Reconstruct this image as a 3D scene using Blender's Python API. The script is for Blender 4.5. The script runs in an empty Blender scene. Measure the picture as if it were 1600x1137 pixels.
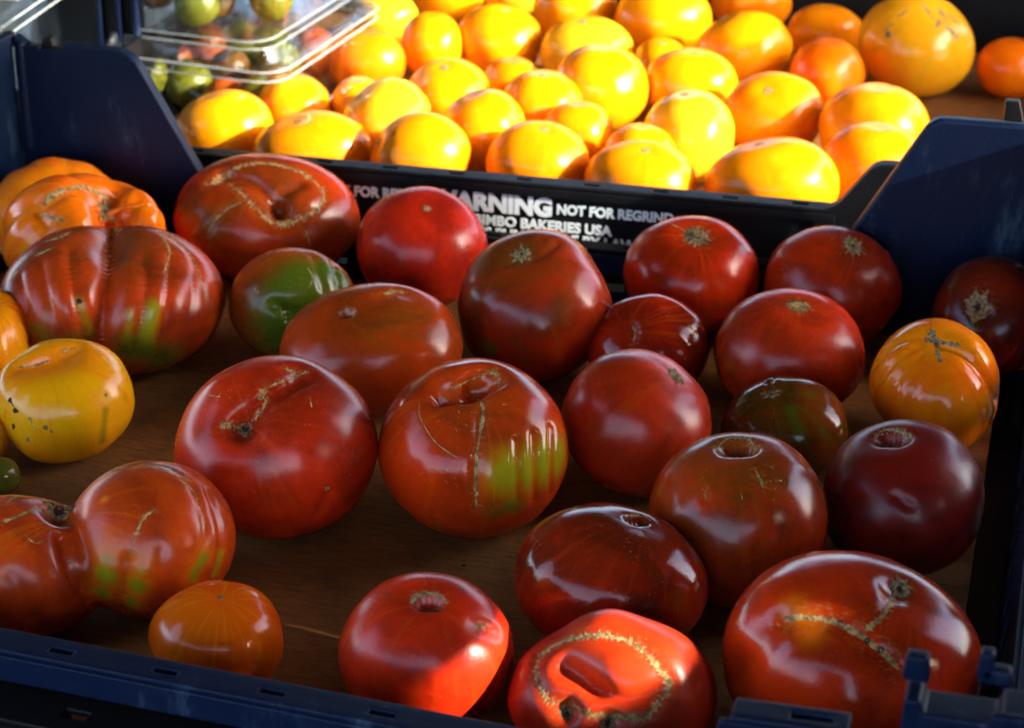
import bpy, bmesh, math, random
import numpy as np
from mathutils import Vector, Matrix, noise
from mathutils.bvhtree import BVHTree

random.seed(7); rng = np.random.RandomState(7)
scene = bpy.context.scene
COL = scene.collection

# ------------------------------------------------------------------ camera
F_PX, PITCH, YAW, ROLL = 3011.5, 0.4527, -0.2744, 0.0216
CAM = np.array([0.3159, -0.5851, 0.5066])
FW = np.array([math.sin(YAW)*math.cos(PITCH), math.cos(YAW)*math.cos(PITCH), -math.sin(PITCH)])
_r = np.array([math.cos(YAW), -math.sin(YAW), 0.0]); _u = np.cross(_r, FW)
RT = math.cos(ROLL)*_r + math.sin(ROLL)*_u
UP = -math.sin(ROLL)*_r + math.cos(ROLL)*_u
cd = bpy.data.cameras.new('camera'); cam = bpy.data.objects.new('camera', cd); COL.objects.link(cam)
m = Matrix.Identity(4)
for i in range(3):
    m[i][0], m[i][1], m[i][2], m[i][3] = RT[i], UP[i], -FW[i], CAM[i]
cam.matrix_world = m
cd.sensor_width = 36.0; cd.lens = F_PX/1600*36.0; cd.clip_start = 0.02; cd.clip_end = 200
cd.dof.use_dof = True; cd.dof.focus_distance = 0.93; cd.dof.aperture_fstop = 13.0
scene.camera = cam

# ------------------------------------------------------------------ light
SUN_DIR = Vector((0.90, -0.10, 0.40)).normalized()      # towards the sun
w = bpy.data.worlds.new('World'); scene.world = w; w.use_nodes = True
nt = w.node_tree; bg = nt.nodes['Background']
sky = nt.nodes.new('ShaderNodeTexSky'); sky.sky_type = 'NISHITA'; sky.sun_disc = False
sky.sun_elevation = math.asin(SUN_DIR.z); sky.sun_rotation = math.atan2(SUN_DIR.x, SUN_DIR.y)
sky.air_density = 0.7; sky.dust_density = 2.5; sky.ozone_density = 0.2
nt.links.new(sky.outputs[0], bg.inputs[0]); bg.inputs[1].default_value = 0.15
sl = bpy.data.lights.new('sun', 'SUN'); sl.energy = 2.0; sl.angle = math.radians(0.8); sl.color = (1.0, 0.93, 0.80)
so = bpy.data.objects.new('sun', sl); COL.objects.link(so)
so.rotation_euler = SUN_DIR.to_track_quat('Z', 'Y').to_euler(); so.location = (3, 0.6, 2)
vs = scene.view_settings; vs.view_transform = 'Standard'; vs.look = 'None'; vs.exposure = 2.9; vs.gamma = 1.0
vs.use_curve_mapping = False
scene.cycles.max_bounces = 10; scene.cycles.diffuse_bounces = 3; scene.cycles.transparent_max_bounces = 24
scene.cycles.use_denoising = True

# ------------------------------------------------------------------ helpers
def ray(px, py):
    return FW + (px-800)/F_PX*RT - (py-568.5)/F_PX*UP
def on_z(px, py, z):
    d = ray(px, py); return CAM + d*((z-CAM[2])/d[2])
def on_y(px, py, y):
    d = ray(px, py); return CAM + d*((y-CAM[1])/d[1])
def on_plane(px, py, p0, n):
    d = ray(px, py); return CAM + d*(np.dot(np.array(p0)-CAM, n)/np.dot(d, n))

def tag(o, label=None, cat=None, group=None, kind=None):
    if label: o['label'] = label
    if cat: o['category'] = cat
    if group: o['group'] = group
    if kind: o['kind'] = kind
    return o
def empty(name, loc):
    o = bpy.data.objects.new(name, None); COL.objects.link(o); o.location = loc; o.empty_display_size = .02
    return o
def link(name, me, mat, parent=None, smooth=True):
    o = bpy.data.objects.new(name, me); COL.objects.link(o)
    if mat and not me.materials: me.materials.append(mat)
    if smooth: me.polygons.foreach_set('use_smooth', [True]*len(me.polygons))
    if parent:
        o.parent = parent
        o.matrix_parent_inverse = Matrix.Translation(-Vector(parent.location))
    return o
def mesh(name, verts, faces):
    me = bpy.data.meshes.new(name)
    me.from_pydata([tuple(map(float, v)) for v in verts], [], [tuple(map(int, f)) for f in faces]); me.update()
    return me
def bevel(o, wd, seg=2, angle=35):
    b = o.modifiers.new('bevel', 'BEVEL'); b.width = wd; b.segments = seg; b.limit_method = 'ANGLE'; b.angle_limit = math.radians(angle)
    return o
def prism(name, pts, back, mat, parent=None, bev=0.0, seg=2):
    """outline pts (3D, in order) extruded by vector back"""
    n = len(pts); pts = [np.array(p, float) for p in pts]; back = np.array(back, float)
    V = pts + [p+back for p in pts]
    Fc = [list(range(n)), list(range(2*n-1, n-1, -1))] + [[i, i+n, (i+1) % n+n, (i+1) % n] for i in range(n)]
    me = mesh(name, V, Fc)
    bm = bmesh.new(); bm.from_mesh(me); bmesh.ops.recalc_face_normals(bm, faces=bm.faces); bm.to_mesh(me); bm.free()
    o = link(name, me, mat, parent, smooth=bev > 0)
    if bev: bevel(o, bev, seg)
    if bev:
        o.modifiers.new('wn', 'WEIGHTED_NORMAL')
    return o
def sheet(name, P, us, vs_, holes, thick, mat, parent=None, bev=0.0):
    """P(u,v)->xyz ; grid of cells with some cells left open, given real thickness"""
    V = []; idx = {}
    for i, u in enumerate(us):
        for j, v in enumerate(vs_):
            idx[i, j] = len(V); V.append(P(u, v))
    Fc = [[idx[i, j], idx[i+1, j], idx[i+1, j+1], idx[i, j+1]] for i in range(len(us)-1) for j in range(len(vs_)-1) if (i, j) not in holes]
    me = mesh(name, V, Fc); o = link(name, me, mat, parent, smooth=bev > 0)
    s = o.modifiers.new('solid', 'SOLIDIFY'); s.thickness = thick; s.offset = 0
    if bev: bevel(o, bev); o.modifiers.new('wn', 'WEIGHTED_NORMAL')
    return o

# ------------------------------------------------------------------ materials
class NT:
    def __init__(s, name):
        s.m = bpy.data.materials.new(name); s.m.use_nodes = True; s.t = s.m.node_tree
        s.b = s.t.nodes['Principled BSDF']; s.out = s.t.nodes['Material Output']
    def n(s, ty, **kw):
        x = s.t.nodes.new(ty)
        for k, v in kw.items(): setattr(x, k, v)
        return x
    def l(s, a, b): s.t.links.new(a, b)
    def noise(s, vec, scale, detail=4, rough=.55, dist=0):
        x = s.n('ShaderNodeTexNoise'); x.inputs['Scale'].default_value = scale; x.inputs['Detail'].default_value = detail
        x.inputs['Roughness'].default_value = rough; x.inputs['Distortion'].default_value = dist
        if vec is not None: s.l(vec, x.inputs['Vector'])
        return x.outputs[0]
    def ramp(s, fac, a, b):
        x = s.n('ShaderNodeMapRange', interpolation_type='SMOOTHSTEP'); s.l(fac, x.inputs[0])
        x.inputs[1].default_value = a; x.inputs[2].default_value = b
        return x.outputs[0]
    def mul(s, a, b, op='MULTIPLY'):
        x = s.n('ShaderNodeMath', operation=op, use_clamp=(op == 'ADD'))
        for i, q in enumerate((a, b)):
            if isinstance(q, (int, float)): x.inputs[i].default_value = q
            else: s.l(q, x.inputs[i])
        return x.outputs[0]
    def mix(s, fac, a, b):
        x = s.n('ShaderNodeMix', data_type='RGBA')
        for i, q in ((0, fac), (6, a), (7, b)):
            if isinstance(q, (int, float)): x.inputs[i].default_value = q
            elif isinstance(q, tuple): x.inputs[i].default_value = (*q, 1)
            else: s.l(q, x.inputs[i])
        return x.outputs[2]
    def bump(s, h, strength, dist=.001):
        x = s.n('ShaderNodeBump'); x.inputs['Strength'].default_value = strength; x.inputs['Distance'].default_value = dist
        s.l(h, x.inputs['Height']); s.l(x.outputs[0], s.b.inputs['Normal'])

GREEN = (0.070, 0.115, 0.006); LIME = (0.33, 0.29, 0.006); AMBER = (0.92, 0.22, 0.003); BROWN = (0.05, 0.018, 0.006)
def skin(name, a, b, streak, streak_amt=.35, seed=0, rough=.24, speck=.5, shoulder=.0, sss=0.0, spec=.4):
    s = NT(name); rough += (.00, .05, -.03, .07, .02)[seed % 5]
    tc = s.n('ShaderNodeTexCoord').outputs['Object']
    mp = s.n('ShaderNodeMapping'); mp.inputs['Location'].default_value = (seed*1.37, seed*.71, seed*2.1); s.l(tc, mp.inputs[0]); v = mp.outputs[0]
    pol = s.n('ShaderNodeAttribute', attribute_name='pol').outputs['Vector']
    mp2 = s.n('ShaderNodeMapping'); mp2.inputs['Scale'].default_value = (7, 7, .55); mp2.inputs['Location'].default_value = (seed*.9, seed*.3, seed*.5); s.l(pol, mp2.inputs[0])
    pc = s.n('ShaderNodeAttribute', attribute_name='paint'); sep = s.n('ShaderNodeSeparateColor'); s.l(pc.outputs['Color'], sep.inputs[0])
    c = s.mix(s.ramp(s.noise(v, 20, 5, .62, .6), .36, .64), a, b)
    st = s.ramp(s.noise(mp2.outputs[0], 1.0, 4, .6), .5, .72)
    c = s.mix(s.mul(st, streak_amt), c, streak)
    # mottling of the skin
    c = s.mix(s.mul(s.ramp(s.noise(v, 120, 3, .7), .45, .75), .22), c, tuple(min(1, x*1.7+.006) for x in b))
    # painted-in ripening
    w1 = s.n('ShaderNodeSeparateXYZ'); s.l(pol, w1.inputs[0])
    if shoulder:
        sh = s.n('ShaderNodeMapRange', interpolation_type='SMOOTHSTEP'); s.l(w1.outputs[2], sh.inputs[0])
        sh.inputs[1].default_value = .95; sh.inputs[2].default_value = .1
        c = s.mix(s.mul(sh.outputs[0], shoulder), c, (0.14, 0.075, 0.008))
    edge = s.noise(v, 60, 3)
    def msk(o):
        return s.ramp(s.mul(o, s.mul(s.mul(edge, .6), s.mul(s.mul(s.mul(st, .45), s.mul(s.noise(v, 260, 3, .7), .5), 'ADD'), .35, 'ADD'), 'ADD')), .06, .9)
    c = s.mix(msk(sep.outputs[2]), c, AMBER)
    c = s.mix(msk(sep.outputs[1]), c, LIME)
    c = s.mix(msk(sep.outputs[0]), c, GREEN)
    fl = s.n('ShaderNodeMapping'); fl.inputs['Scale'].default_value = (1, 1, 2.2); s.l(v, fl.inputs[0])
    tanm = s.mul(s.ramp(s.noise(fl.outputs[0], 300, 5, .8, .5), .50, .66), s.ramp(pc.outputs['Alpha'], .03, .8))
    c = s.mix(s.mul(tanm, .7), c, (.42, .24, .06))
    # pores and handling dust
    c = s.mix(s.mul(s.ramp(s.noise(v, 620, 2, .6), .60, .74), .30), c, tuple(min(1, x*1.5+.02) for x in a))
    c = s.mix(s.mul(s.ramp(s.noise(v, 33, 6, .75), .60, .78), .10), c, (.35, .27, .2))
    # tan speckles
    vo = s.n('ShaderNodeTexVoronoi'); vo.inputs['Scale'].default_value = 330; s.l(v, vo.inputs['Vector'])
    sp = s.mul(s.ramp(vo.outputs['Distance'], .2, .08), s.ramp(s.noise(v, 55, 2), .55, .68))
    c = s.mix(s.mul(sp, speck), c, (.42, .22, .05))
    s.l(c, s.b.inputs['Base Color'])
    rr = s.n('ShaderNodeMapRange'); s.l(s.noise(v, 45, 4), rr.inputs[0]); rr.inputs[3].default_value = rough-.15; rr.inputs[4].default_value = rough+.07
    s.l(rr.outputs[0], s.b.inputs['Roughness'])
    s.b.inputs['Specular IOR Level'].default_value = spec
    s.b.inputs['Coat Weight'].default_value = .0; s.b.inputs['Coat Roughness'].default_value = .12
    if sss:
        s.b.inputs['Subsurface Weight'].default_value = sss; s.b.inputs['Subsurface Radius'].default_value = (.012, .005, .001); s.b.inputs['Subsurface Scale'].default_value = .6
    s.bump(s.mul(s.mul(s.noise(v, 900, 2), .35), s.noise(v, 90, 4, .6), 'ADD'), .22, .0007)
    return s.m
def cork_mat():
    s = NT('cork_scar'); tc = s.n('ShaderNodeTexCoord').outputs['Object']
    n1 = s.noise(tc, 320, 5, .7)
    c = s.mix(s.ramp(n1, .4, .62), (.20, .10, .03), (.58, .40, .14))
    s.l(c, s.b.inputs['Base Color']); s.b.inputs['Roughness'].default_value = .85; s.bump(n1, .9, .001); return s.m
CORK = cork_mat()
def stem_mat():
    s = NT('dry_stem'); tc = s.n('ShaderNodeTexCoord').outputs['Object']
    n1 = s.noise(tc, 500, 5, .7)
    c = s.mix(s.ramp(n1, .35, .65), (.09, .055, .022), (.42, .30, .13))
    s.l(c, s.b.inputs['Base Color']); s.b.inputs['Roughness'].default_value = .9; s.bump(n1, 1, .001); return s.m
STEM = stem_mat()
def dark_mat():
    s = NT('dried_pit'); tc = s.n('ShaderNodeTexCoord').outputs['Object']
    s.l(s.mix(s.noise(tc, 300), (.012, .006, .003), (.06, .028, .01)), s.b.inputs['Base Color']); s.b.inputs['Roughness'].default_value = .9; return s.m
PIT = dark_mat()
def plastic(name, col, scuff, rough=.38, amt=.35):
    s = NT(name); tc = s.n('ShaderNodeTexCoord').outputs['Object']
    mp = s.n('ShaderNodeMapping'); mp.inputs['Scale'].default_value = (1, 1, .35); s.l(tc, mp.inputs[0])
    sc = s.mul(s.ramp(s.noise(mp.outputs[0], 30, 9, .78), .54, .80), amt)
    dust = s.mul(s.ramp(s.noise(tc, 420, 3, .7), .6, .75), .12)
    c = s.mix(s.mul(sc, dust, 'ADD'), col, scuff); s.l(c, s.b.inputs['Base Color'])
    rr = s.n('ShaderNodeMapRange'); s.l(s.noise(tc, 60, 5, .7), rr.inputs[0]); rr.inputs[3].default_value = rough-.1; rr.inputs[4].default_value = rough+.22
    s.l(rr.outputs[0], s.b.inputs['Roughness']); s.b.inputs['Specular IOR Level'].default_value = .18; s.bump(s.noise(tc, 700, 3), .25, .0006); return s.m
NAVY = plastic('navy_plastic', (.001, .0065, .028), (.07, .12, .19), amt=.85)
BLACKP = plastic('black_plastic', (.004, .0045, .006), (.045, .048, .055), .42, .25)
def cardboard():
    s = NT('brown_cardboard'); tc = s.n('ShaderNodeTexCoord').outputs['Object']
    mp = s.n('ShaderNodeMapping'); mp.inputs['Scale'].default_value = (60, 420, 60); s.l(tc, mp.inputs[0])
    fib = s.noise(mp.outputs[0], 1, 4, .7); blot = s.noise(tc, 14, 4)
    c = s.mix(s.ramp(blot, .35, .7), (.20, .074, .008), (.30, .115, .014))
    c = s.mix(s.mul(s.ramp(s.noise(tc, 900, 2), .62, .7), .5), c, (.42, .2, .05)); c = s.mix(s.mul(s.ramp(fib, .4, .7), .6), c, (.06, .024, .006))
    c = s.mix(s.mul(s.ramp(s.noise(tc, 9, 5, .65), .54, .70), .75), c, (.05, .02, .006))
    s.l(c, s.b.inputs['Base Color']); s.b.inputs['Roughness'].default_value = .8; s.bump(fib, .25, .0008); return s.m
CARD = cardboard()
def clear():
    s = NT('clear_plastic'); t = s.t
    s.b.inputs['Base Color'].default_value = (.16, .17, .18, 1); s.b.inputs['Roughness'].default_value = .10
    lw = s.n('ShaderNodeLayerWeight'); lw.inputs[0].default_value = .5
    tc = s.n('ShaderNodeTexCoord').outputs['Object']
    f = s.mul(s.mul(s.mul(lw.outputs[1], 4.0, 'POWER'), .55), s.mul(s.mul(s.ramp(s.noise(tc, 25, 4), .45, .8), .05), .05, 'ADD'), 'ADD')
    tr = s.n('ShaderNodeBsdfTransparent'); tr.inputs[0].default_value = (.95, .97, .97, 1)
    mx = s.n('ShaderNodeMixShader'); s.l(f, mx.inputs[0]); gl = s.n('ShaderNodeBsdfGlossy'); gl.inputs[0].default_value = (.9, .93, .95, 1); gl.inputs['Roughness'].default_value = .14
    bp_ = s.n('ShaderNodeBump'); bp_.inputs['Strength'].default_value = .35; bp_.inputs['Distance'].default_value = .002; s.l(s.noise(tc, 90, 3), bp_.inputs['Height']); s.l(bp_.outputs[0], gl.inputs['Normal'])
    s.l(tr.outputs[0], mx.inputs[1]); s.l(gl.outputs[0], mx.inputs[2]); s.l(mx.outputs[0], s.out.inputs[0])
    return s.m
CLEAR = clear()
def frosted():
    s = NT('moulded_plastic_edge'); s.b.inputs['Base Color'].default_value = (.62, .66, .68, 1); s.b.inputs['Roughness'].default_value = .18
    tr = s.n('ShaderNodeBsdfTransparent'); tr.inputs[0].default_value = (.95, .97, .98, 1); mx = s.n('ShaderNodeMixShader'); mx.inputs[0].default_value = .24
    s.l(tr.outputs[0], mx.inputs[1]); s.l(s.b.outputs[0], mx.inputs[2]); s.l(mx.outputs[0], s.out.inputs[0]); return s.m
EDGE = frosted()
def flat(name, col, rough=.7, n=0):
    s = NT(name); tc = s.n('ShaderNodeTexCoord').outputs['Object']
    s.l(s.mix(s.noise(tc, 40, 5), col, tuple(x*.7 for x in col)), s.b.inputs['Base Color']); s.b.inputs['Roughness'].default_value = rough; return s.m
INK = flat('white_print', (.85, .95, 1.0), .6); PAPER = flat('white_paper', (.8, .8, .78)); CLOTH = flat('dark_table_cloth', (.012, .011, .011), .9)
def roof_blocker_mat():
    s = NT('roof_blocker_cloth'); t = s.t  # cloth of the unseen roof, dim and slightly translucent to set overhead fill
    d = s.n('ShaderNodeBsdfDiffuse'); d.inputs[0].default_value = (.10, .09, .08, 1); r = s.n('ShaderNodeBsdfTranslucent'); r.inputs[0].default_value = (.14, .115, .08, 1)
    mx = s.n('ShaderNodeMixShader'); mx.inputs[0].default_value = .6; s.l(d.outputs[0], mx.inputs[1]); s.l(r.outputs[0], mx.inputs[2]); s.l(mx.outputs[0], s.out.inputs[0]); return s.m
ROOF = roof_blocker_mat()
CANVAS = flat('blocker_canvas', (.05, .052, .055), .9)  # dark cloth of the added light blockers

# ------------------------------------------------------------------ setting: table and unseen blockers added to shape the light
prism('table_top', [(-1.1, -.12, -.075), (1.1, -.12, -.075), (1.1, 1.5, -.075), (-1.1, 1.5, -.075)], (0, 0, -.03), CLOTH)['kind'] = 'structure'
blockers = empty('light_blockers', (0, 0, 1.4)); blockers['kind'] = 'structure'  # unseen roof and panels, added to block and shape the light
prism('unseen_roof', [(-1.2, -.95, 1.1), (1.3, -.95, 1.1), (1.3, 2.4, 1.1), (-1.2, 2.4, 1.1)], (0, 0, .002), ROOF, blockers)  # out of view, added to cut the overhead sky light
prism('valance_blocker', [(-1.2, -.955, 1.1), (1.3, -.955, 1.1), (1.3, -.955, .68), (-1.2, -.955, .68)], (0, .002, 0), CANVAS, blockers)  # unseen front drop, added to narrow the sky band behind the camera
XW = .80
prism('valance_blocker', [(-1.2, 2.4, 1.1), (1.3, 2.4, 1.1), (1.3, 2.4, .7), (-1.2, 2.4, .7)], (0, .002, 0), CANVAS, blockers)  # unseen rear drop, added to narrow the sky band at the back
prism('side_blocker', [(-1.05, -.1, .26), (-1.05, 2.3, .26), (-1.05, 2.3, 1.1), (-1.05, -.1, 1.1)], (-.006, 0, 0), CANVAS, blockers)  # unseen left panel, added to block sky sheen on the tomatoes
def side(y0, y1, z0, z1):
    prism('side_blocker', [(XW, y0, z0), (XW, y1, z0), (XW, y1, z1), (XW, y0, z1)], (.006, 0, 0), CANVAS, blockers)  # unseen right panel, added to place sun and shade on the trays
SL = (-.038, .027, .314, .351)       # gap put in the unseen panel to let a patch of sun onto the front tomatoes
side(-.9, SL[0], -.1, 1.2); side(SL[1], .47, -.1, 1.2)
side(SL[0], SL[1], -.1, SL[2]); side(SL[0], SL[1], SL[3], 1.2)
side(.87, 1.4, -.1, .37)  # low unseen blocker, added to shade the scarred yellow tomato

# ------------------------------------------------------------------ front tray (navy)
Z_RIM, Z_TOP = .060, .1475
tray = empty('bread_tray', (0, .25, -.07))
tag(tray, 'dark navy plastic bread tray holding the red and orange heirloom tomatoes', 'tray')
Lx, Rx = -.335, .333
FL, FR = np.array([Lx, 0, 0]), np.array([Rx, 0, 0])
def back_y(x): return .511 + (x+.238)*(.037/.495)
BL, BR = np.array([Lx, back_y(Lx), 0]), np.array([Rx, back_y(Rx), 0])
bdir = (BR-BL)/np.linalg.norm(BR-BL); bnrm = np.array([-bdir[1], bdir[0], 0])
def lerp(a, b, t): return a*(1-t)+b*t
def Zv(z): return np.array([0, 0, z])
prism('floor_panel', [FL+Zv(-.006), FR+Zv(-.006), BR+Zv(-.006), BL+Zv(-.006)], (0, 0, -.003), NAVY, tray)
def slotted_rim(name, A, B, out, wd, z, n0, pitch, slot, mat, parent, off=0):
    """flat flange from A to B, going outward by wd, with a row of slots"""
    L = np.linalg.norm(B-A); d = (B-A)/L
    us = [0]; holes = []
    x = off
    while x+slot < L:
        if x > us[-1]+1e-5: us.append(x)
        holes.append((len(us)-1, 1)); us.append(x+slot); x += pitch
    us.append(L)
    vs_ = [0, wd*.40, wd*.64, wd]
    return sheet(name, lambda u, v: A+d*u+np.array(out)*v+Zv(z), us, vs_, set(holes), .0028, mat, parent, .0008)
def wall(name, A, B, z0, z1, mat, parent, nrm, th=.0035, slots=True):
    L = np.linalg.norm(B-A); d = (B-A)/L
    us = [0.0]; holes = set(); k = 0; x = .02
    if slots:
        while x+.02 < L-.02:
            us += [x, x+.019]; holes.add((len(us)-2, 1)); x += .031
    us.append(L); vs_ = [z0, z0+(z1-z0)*.28, z0+(z1-z0)*.62, z1]
    return sheet(name, lambda u, v: A+d*u+Zv(v)+np.array(nrm)*((v-z0)*.10), us, vs_, holes, th, mat, parent, .0006)
wall('front_wall', FL, FR, -.006, Z_RIM, NAVY, tray, (0, -1, 0))
f_in = -.002
slotted_rim('front_rim', FL+np.array([0, f_in-.004, 0]), FR+np.array([-.11, f_in-.004, 0]), (0, -1, 0), .0145, Z_RIM, 0, .0455, .0105, NAVY, tray, off=.0265)
prism('front_lip', [FL+np.array([0, -.0205, Z_RIM-.0018]), FR+np.array([-.11, -.0205, Z_RIM-.0018]), FR+np.array([-.11, -.0205, Z_RIM-.014]), FL+np.array([0, -.0205, Z_RIM-.014])], (0, .0028, 0), NAVY, tray, .0008)
slotted_rim('lower_ledge', FL+np.array([0, -.012, 0]), FR+np.array([0, -.012, 0]), (0, -1, 0), .024, Z_RIM-.0215, 0, .0455, .0105, BLACKP, tray, off=.0365)
prism('lower_skirt', [FL+np.array([0, -.0365, Z_RIM-.0225]), FR+np.array([0, -.0365, Z_RIM-.0225]), FR+np.array([0, -.0365, -.07]), FL+np.array([0, -.0365, -.07])], (0, .003, 0), BLACKP, tray)
Z_B = float(on_plane(860, 370, BL+bnrm*.017, bnrm)[2])-.0014
wall('back_wall', BL, BR, -.006, Z_B-.002, NAVY, tray, bnrm)
slotted_rim('back_rim', BL+bnrm*.004+bdir*.16, BR+bnrm*.004-bdir*.115, bnrm, .013, Z_B, 0, .0455, .0105, BLACKP, tray, off=.02)
wall('side_wall', FL, BL, -.006, Z_RIM-.002, NAVY, tray, (-1, 0, 0))
wall('side_wall', FR, BR, -.006, Z_RIM-.002, NAVY, tray, (1, 0, 0))
def rail(A, B, out):
    d = (B-A)/np.linalg.norm(B-A)
    slotted_rim('side_rim', A+d*.03, B-d*.03, out, .013, Z_RIM-.001, 0, .0455, .0105, NAVY, tray, off=.03)
rail(FL+np.array([-.007, 0, 0]), BL+np.array([-.007, 0, 0]), (-1, 0, 0)); rail(FR+np.array([.007, 0, 0]), BR+np.array([.007, 0, 0]), (1, 0, 0))
# raised back corners: plane through the back wall
def bp(px, py): return on_plane(px, py, BL, bnrm)
def arc(c0, c1, c2, n=5):   # rounded corner through c1
    return [(1-t)**2*c0+2*t*(1-t)*c1+t*t*c2 for t in np.linspace(0, 1, n)]
def corner(pts, name='corner_panel', th=.010):
    return prism(name, pts, bnrm*th, NAVY, tray, .0026, 3)
lt, lb = bp(203, 83), bp(322, 290)
top_l = bp(98, 70)
lc = np.array([Lx, BL[1], Z_TOP-.002])
low = lb+(lb-lt)*.35
pts = [np.array([*(BL[:2]), -.004]), np.array([low[0], low[1], -.004]), low] + arc(lerp(lb, lt, .86), lt+Zv(.001), lerp(lt, top_l, .28)) + [top_l]
pts += [top_l+Zv(-.0045), bp(62, 77)] + [bp(60, 72), bp(40, 72), lc+np.array([0, 0, -.004])]
pl = corner(pts)
# corner rib, stacking prongs and the left wall's raised end
def bar(name, a, b, wd, dp, mat, parent, bev=.001):
    a, b = np.array(a), np.array(b)
    return prism(name, [a-bdir*wd/2, a+bdir*wd/2, b+bdir*wd*.35, b-bdir*wd*.35], bnrm*dp, mat, parent, bev)
rib0, rib1 = bp(45, 232)-bnrm*.003, bp(31, 66)-bnrm*.003
bar('corner_rib', rib0, rib1, .0075, .008, NAVY, tray, .002)
for (x0, y0, x1, y1, wd) in ((73, 76, 71, 60, .0085), (11, 74, 8, 52, .009)):
    bar('stacking_prong', bp(x0, y0)+bnrm*.001, bp(x1, y1)+bnrm*.001, wd, .006, BLACKP, tray)
prism('side_corner_panel', [BL+np.array([0, 0, Z_RIM-.01]), BL+Zv(Z_TOP-.004), BL+np.array([0, -.055, Z_TOP-.006]), BL+np.array([0, -.09, Z_RIM-.01])], (-.008, 0, 0), NAVY, tray, .0015)
# right
rt, rb = bp(1457, 186), bp(1330, 362)
top_r = bp(1590, 196); rc = np.array([Rx, BR[1], top_r[2]])
lowr = rb+(rb-rt)*.4
pts = [np.array([*(BR[:2]), -.004]), rc] + [top_r] + arc(lerp(rt, top_r, .18), rt+Zv(.001), lerp(rt, rb, .12)) + [lowr, np.array([lowr[0], lowr[1], -.004])]
corner(pts)
prism('side_corner_panel', [BR+np.array([0, 0, Z_RIM-.01]), BR+Zv(rc[2]), BR+np.array([0, -.055, rc[2]-.002]), BR+np.array([0, -.09, Z_RIM-.01])], (.008, 0, 0), NAVY, tray, .0015)
bar('stacking_prong', bp(1584, 192)+bnrm*.001, bp(1583, 160)+bnrm*.001, .012, .007, BLACKP, tray)
# front right corner: step with a slot, then the corner block with prongs
yF = -.022
def fp(px, py): return on_y(px, py, yF)
a, b = fp(1150, 1092), fp(1332, 1117)
fz = lambda p, z: np.array([p[0], p[1], z])
L0 = np.linalg.norm(b-a); dd = (b-a)/L0
sheet('corner_step', lambda u, v: a+dd*u+np.array([0, -v, 0]), [0, L0*.5, L0*.86, L0], [0, .004, .008, .0125], {(1, 1)}, .003, NAVY, tray, .001)
prism('corner_step_face', [a+np.array([-.004, -.0115, -.002]), b+np.array([0, -.0115, -.002]), fz(b, .0)+np.array([0, -.0115, 0]), fz(a, .0)+np.array([-.02, -.0115, 0])], (0, .003, 0), NAVY, tray, .001)
prism('corner_step_face', [a+np.array([-.0, -.001, -.002]), b+np.array([0, -.001, -.002]), fz(b, .0), fz(a, .0)+np.array([-.02, 0, 0])], (0, .003, 0), NAVY, tray, .001)
c0, c1 = fp(1418, 1066), fp(1600, 1092)
c1 = c1+(c1-c0)*.15
pr = [c0, c0+Zv(.004), lerp(c0, c1, .12)+Zv(.004), lerp(c0, c1, .16)+Zv(-.001), lerp(c0, c1, .68)+Zv(-.001), lerp(c0, c1, .72)+Zv(.004), c1+Zv(.004), fz(c1, 0), fz(c0, 0)]
prism('corner_block', pr, (0, -.016, 0), NAVY, tray, .0012)
bar2 = lambda nm, px, py, wd, h: prism(nm, [fp(px, py)+np.array([-wd/2, 0, 0]), fp(px, py)+np.array([wd/2, 0, 0]), fp(px, py)+np.array([wd*.4, 0, h]), fp(px, py)+np.array([-wd*.4, 0, h])], (0, -.006, 0), NAVY, tray, .0012)
bar2('stacking_prong', 1432, 1050, .0095, .010); bar2('stacking_prong', 1540, 1046, .006, .010); bar2('stacking_prong', 1556, 1056, .012, .006)
prism('corner_edge', [c1+np.array([-.016, -.017, .005]), c1+np.array([-.004, -.017, .006]), fz(c1, 0)+np.array([-.004, -.017, 0]), fz(c1, 0)+np.array([-.018, -.017, 0])], (0, -.004, 0), NAVY, tray, .001)

# cardboard liner
def card(name, corners, label):
    us = np.linspace(0, 1, 40); A, B, Cc, D = [np.array(c, float) for c in corners]
    def P(u, v):
        p = lerp(lerp(A, B, u), lerp(D, Cc, u), v)
        e = max(0, abs(u-.5)*2-.9)*.01
        return p + Zv(.0006*noise.noise(Vector((p[0]*14, p[1]*14, 3)))+e*.1)
    o = sheet(name, P, us, us, set(), .0014, CARD)
    tag(o, label, 'cardboard'); return o
card('cardboard_liner', [(Lx+.012, .012, -.0015), (.3165, .012, -.0015), (.3155, BR[1]-.014, -.0015), (Lx+.012, BL[1]-.012, -.0015)], 'brown cardboard sheet lining the floor of the navy tray under red tomatoes')

cr = random.Random(11); V = []; Fc = []
for _ in range(70):
    p = np.array([cr.uniform(-.3, .3), cr.uniform(.03, .45), .0002]); r0 = cr.uniform(.0005, .0016); b0 = len(V); an = cr.uniform(0, 6)
    for k in range(6):
        d_ = np.array([[1.8, 0, .4], [-.5, .8, .3], [-.5, -.8, .3], [.4, .2, 1.0], [-1.2, .1, .6], [.2, -.3, -.2]][k])*r0*cr.uniform(.6, 1.3)
        V.append(p+np.array([d_[0]*math.cos(an)-d_[1]*math.sin(an), d_[0]*math.sin(an)+d_[1]*math.cos(an), abs(d_[2])]))
    Fc += [(b0+i, b0+j, b0+k) for i, j, k in ((0, 1, 3), (1, 4, 3), (4, 2, 3), (2, 0, 3), (0, 5, 1), (2, 5, 0))]
crumbs = link('crumbs', mesh('crumbs', V, Fc), PIT, smooth=False); tag(crumbs, 'dark crumbs and dirt scattered on the brown cardboard', 'debris', kind='stuff')

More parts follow.
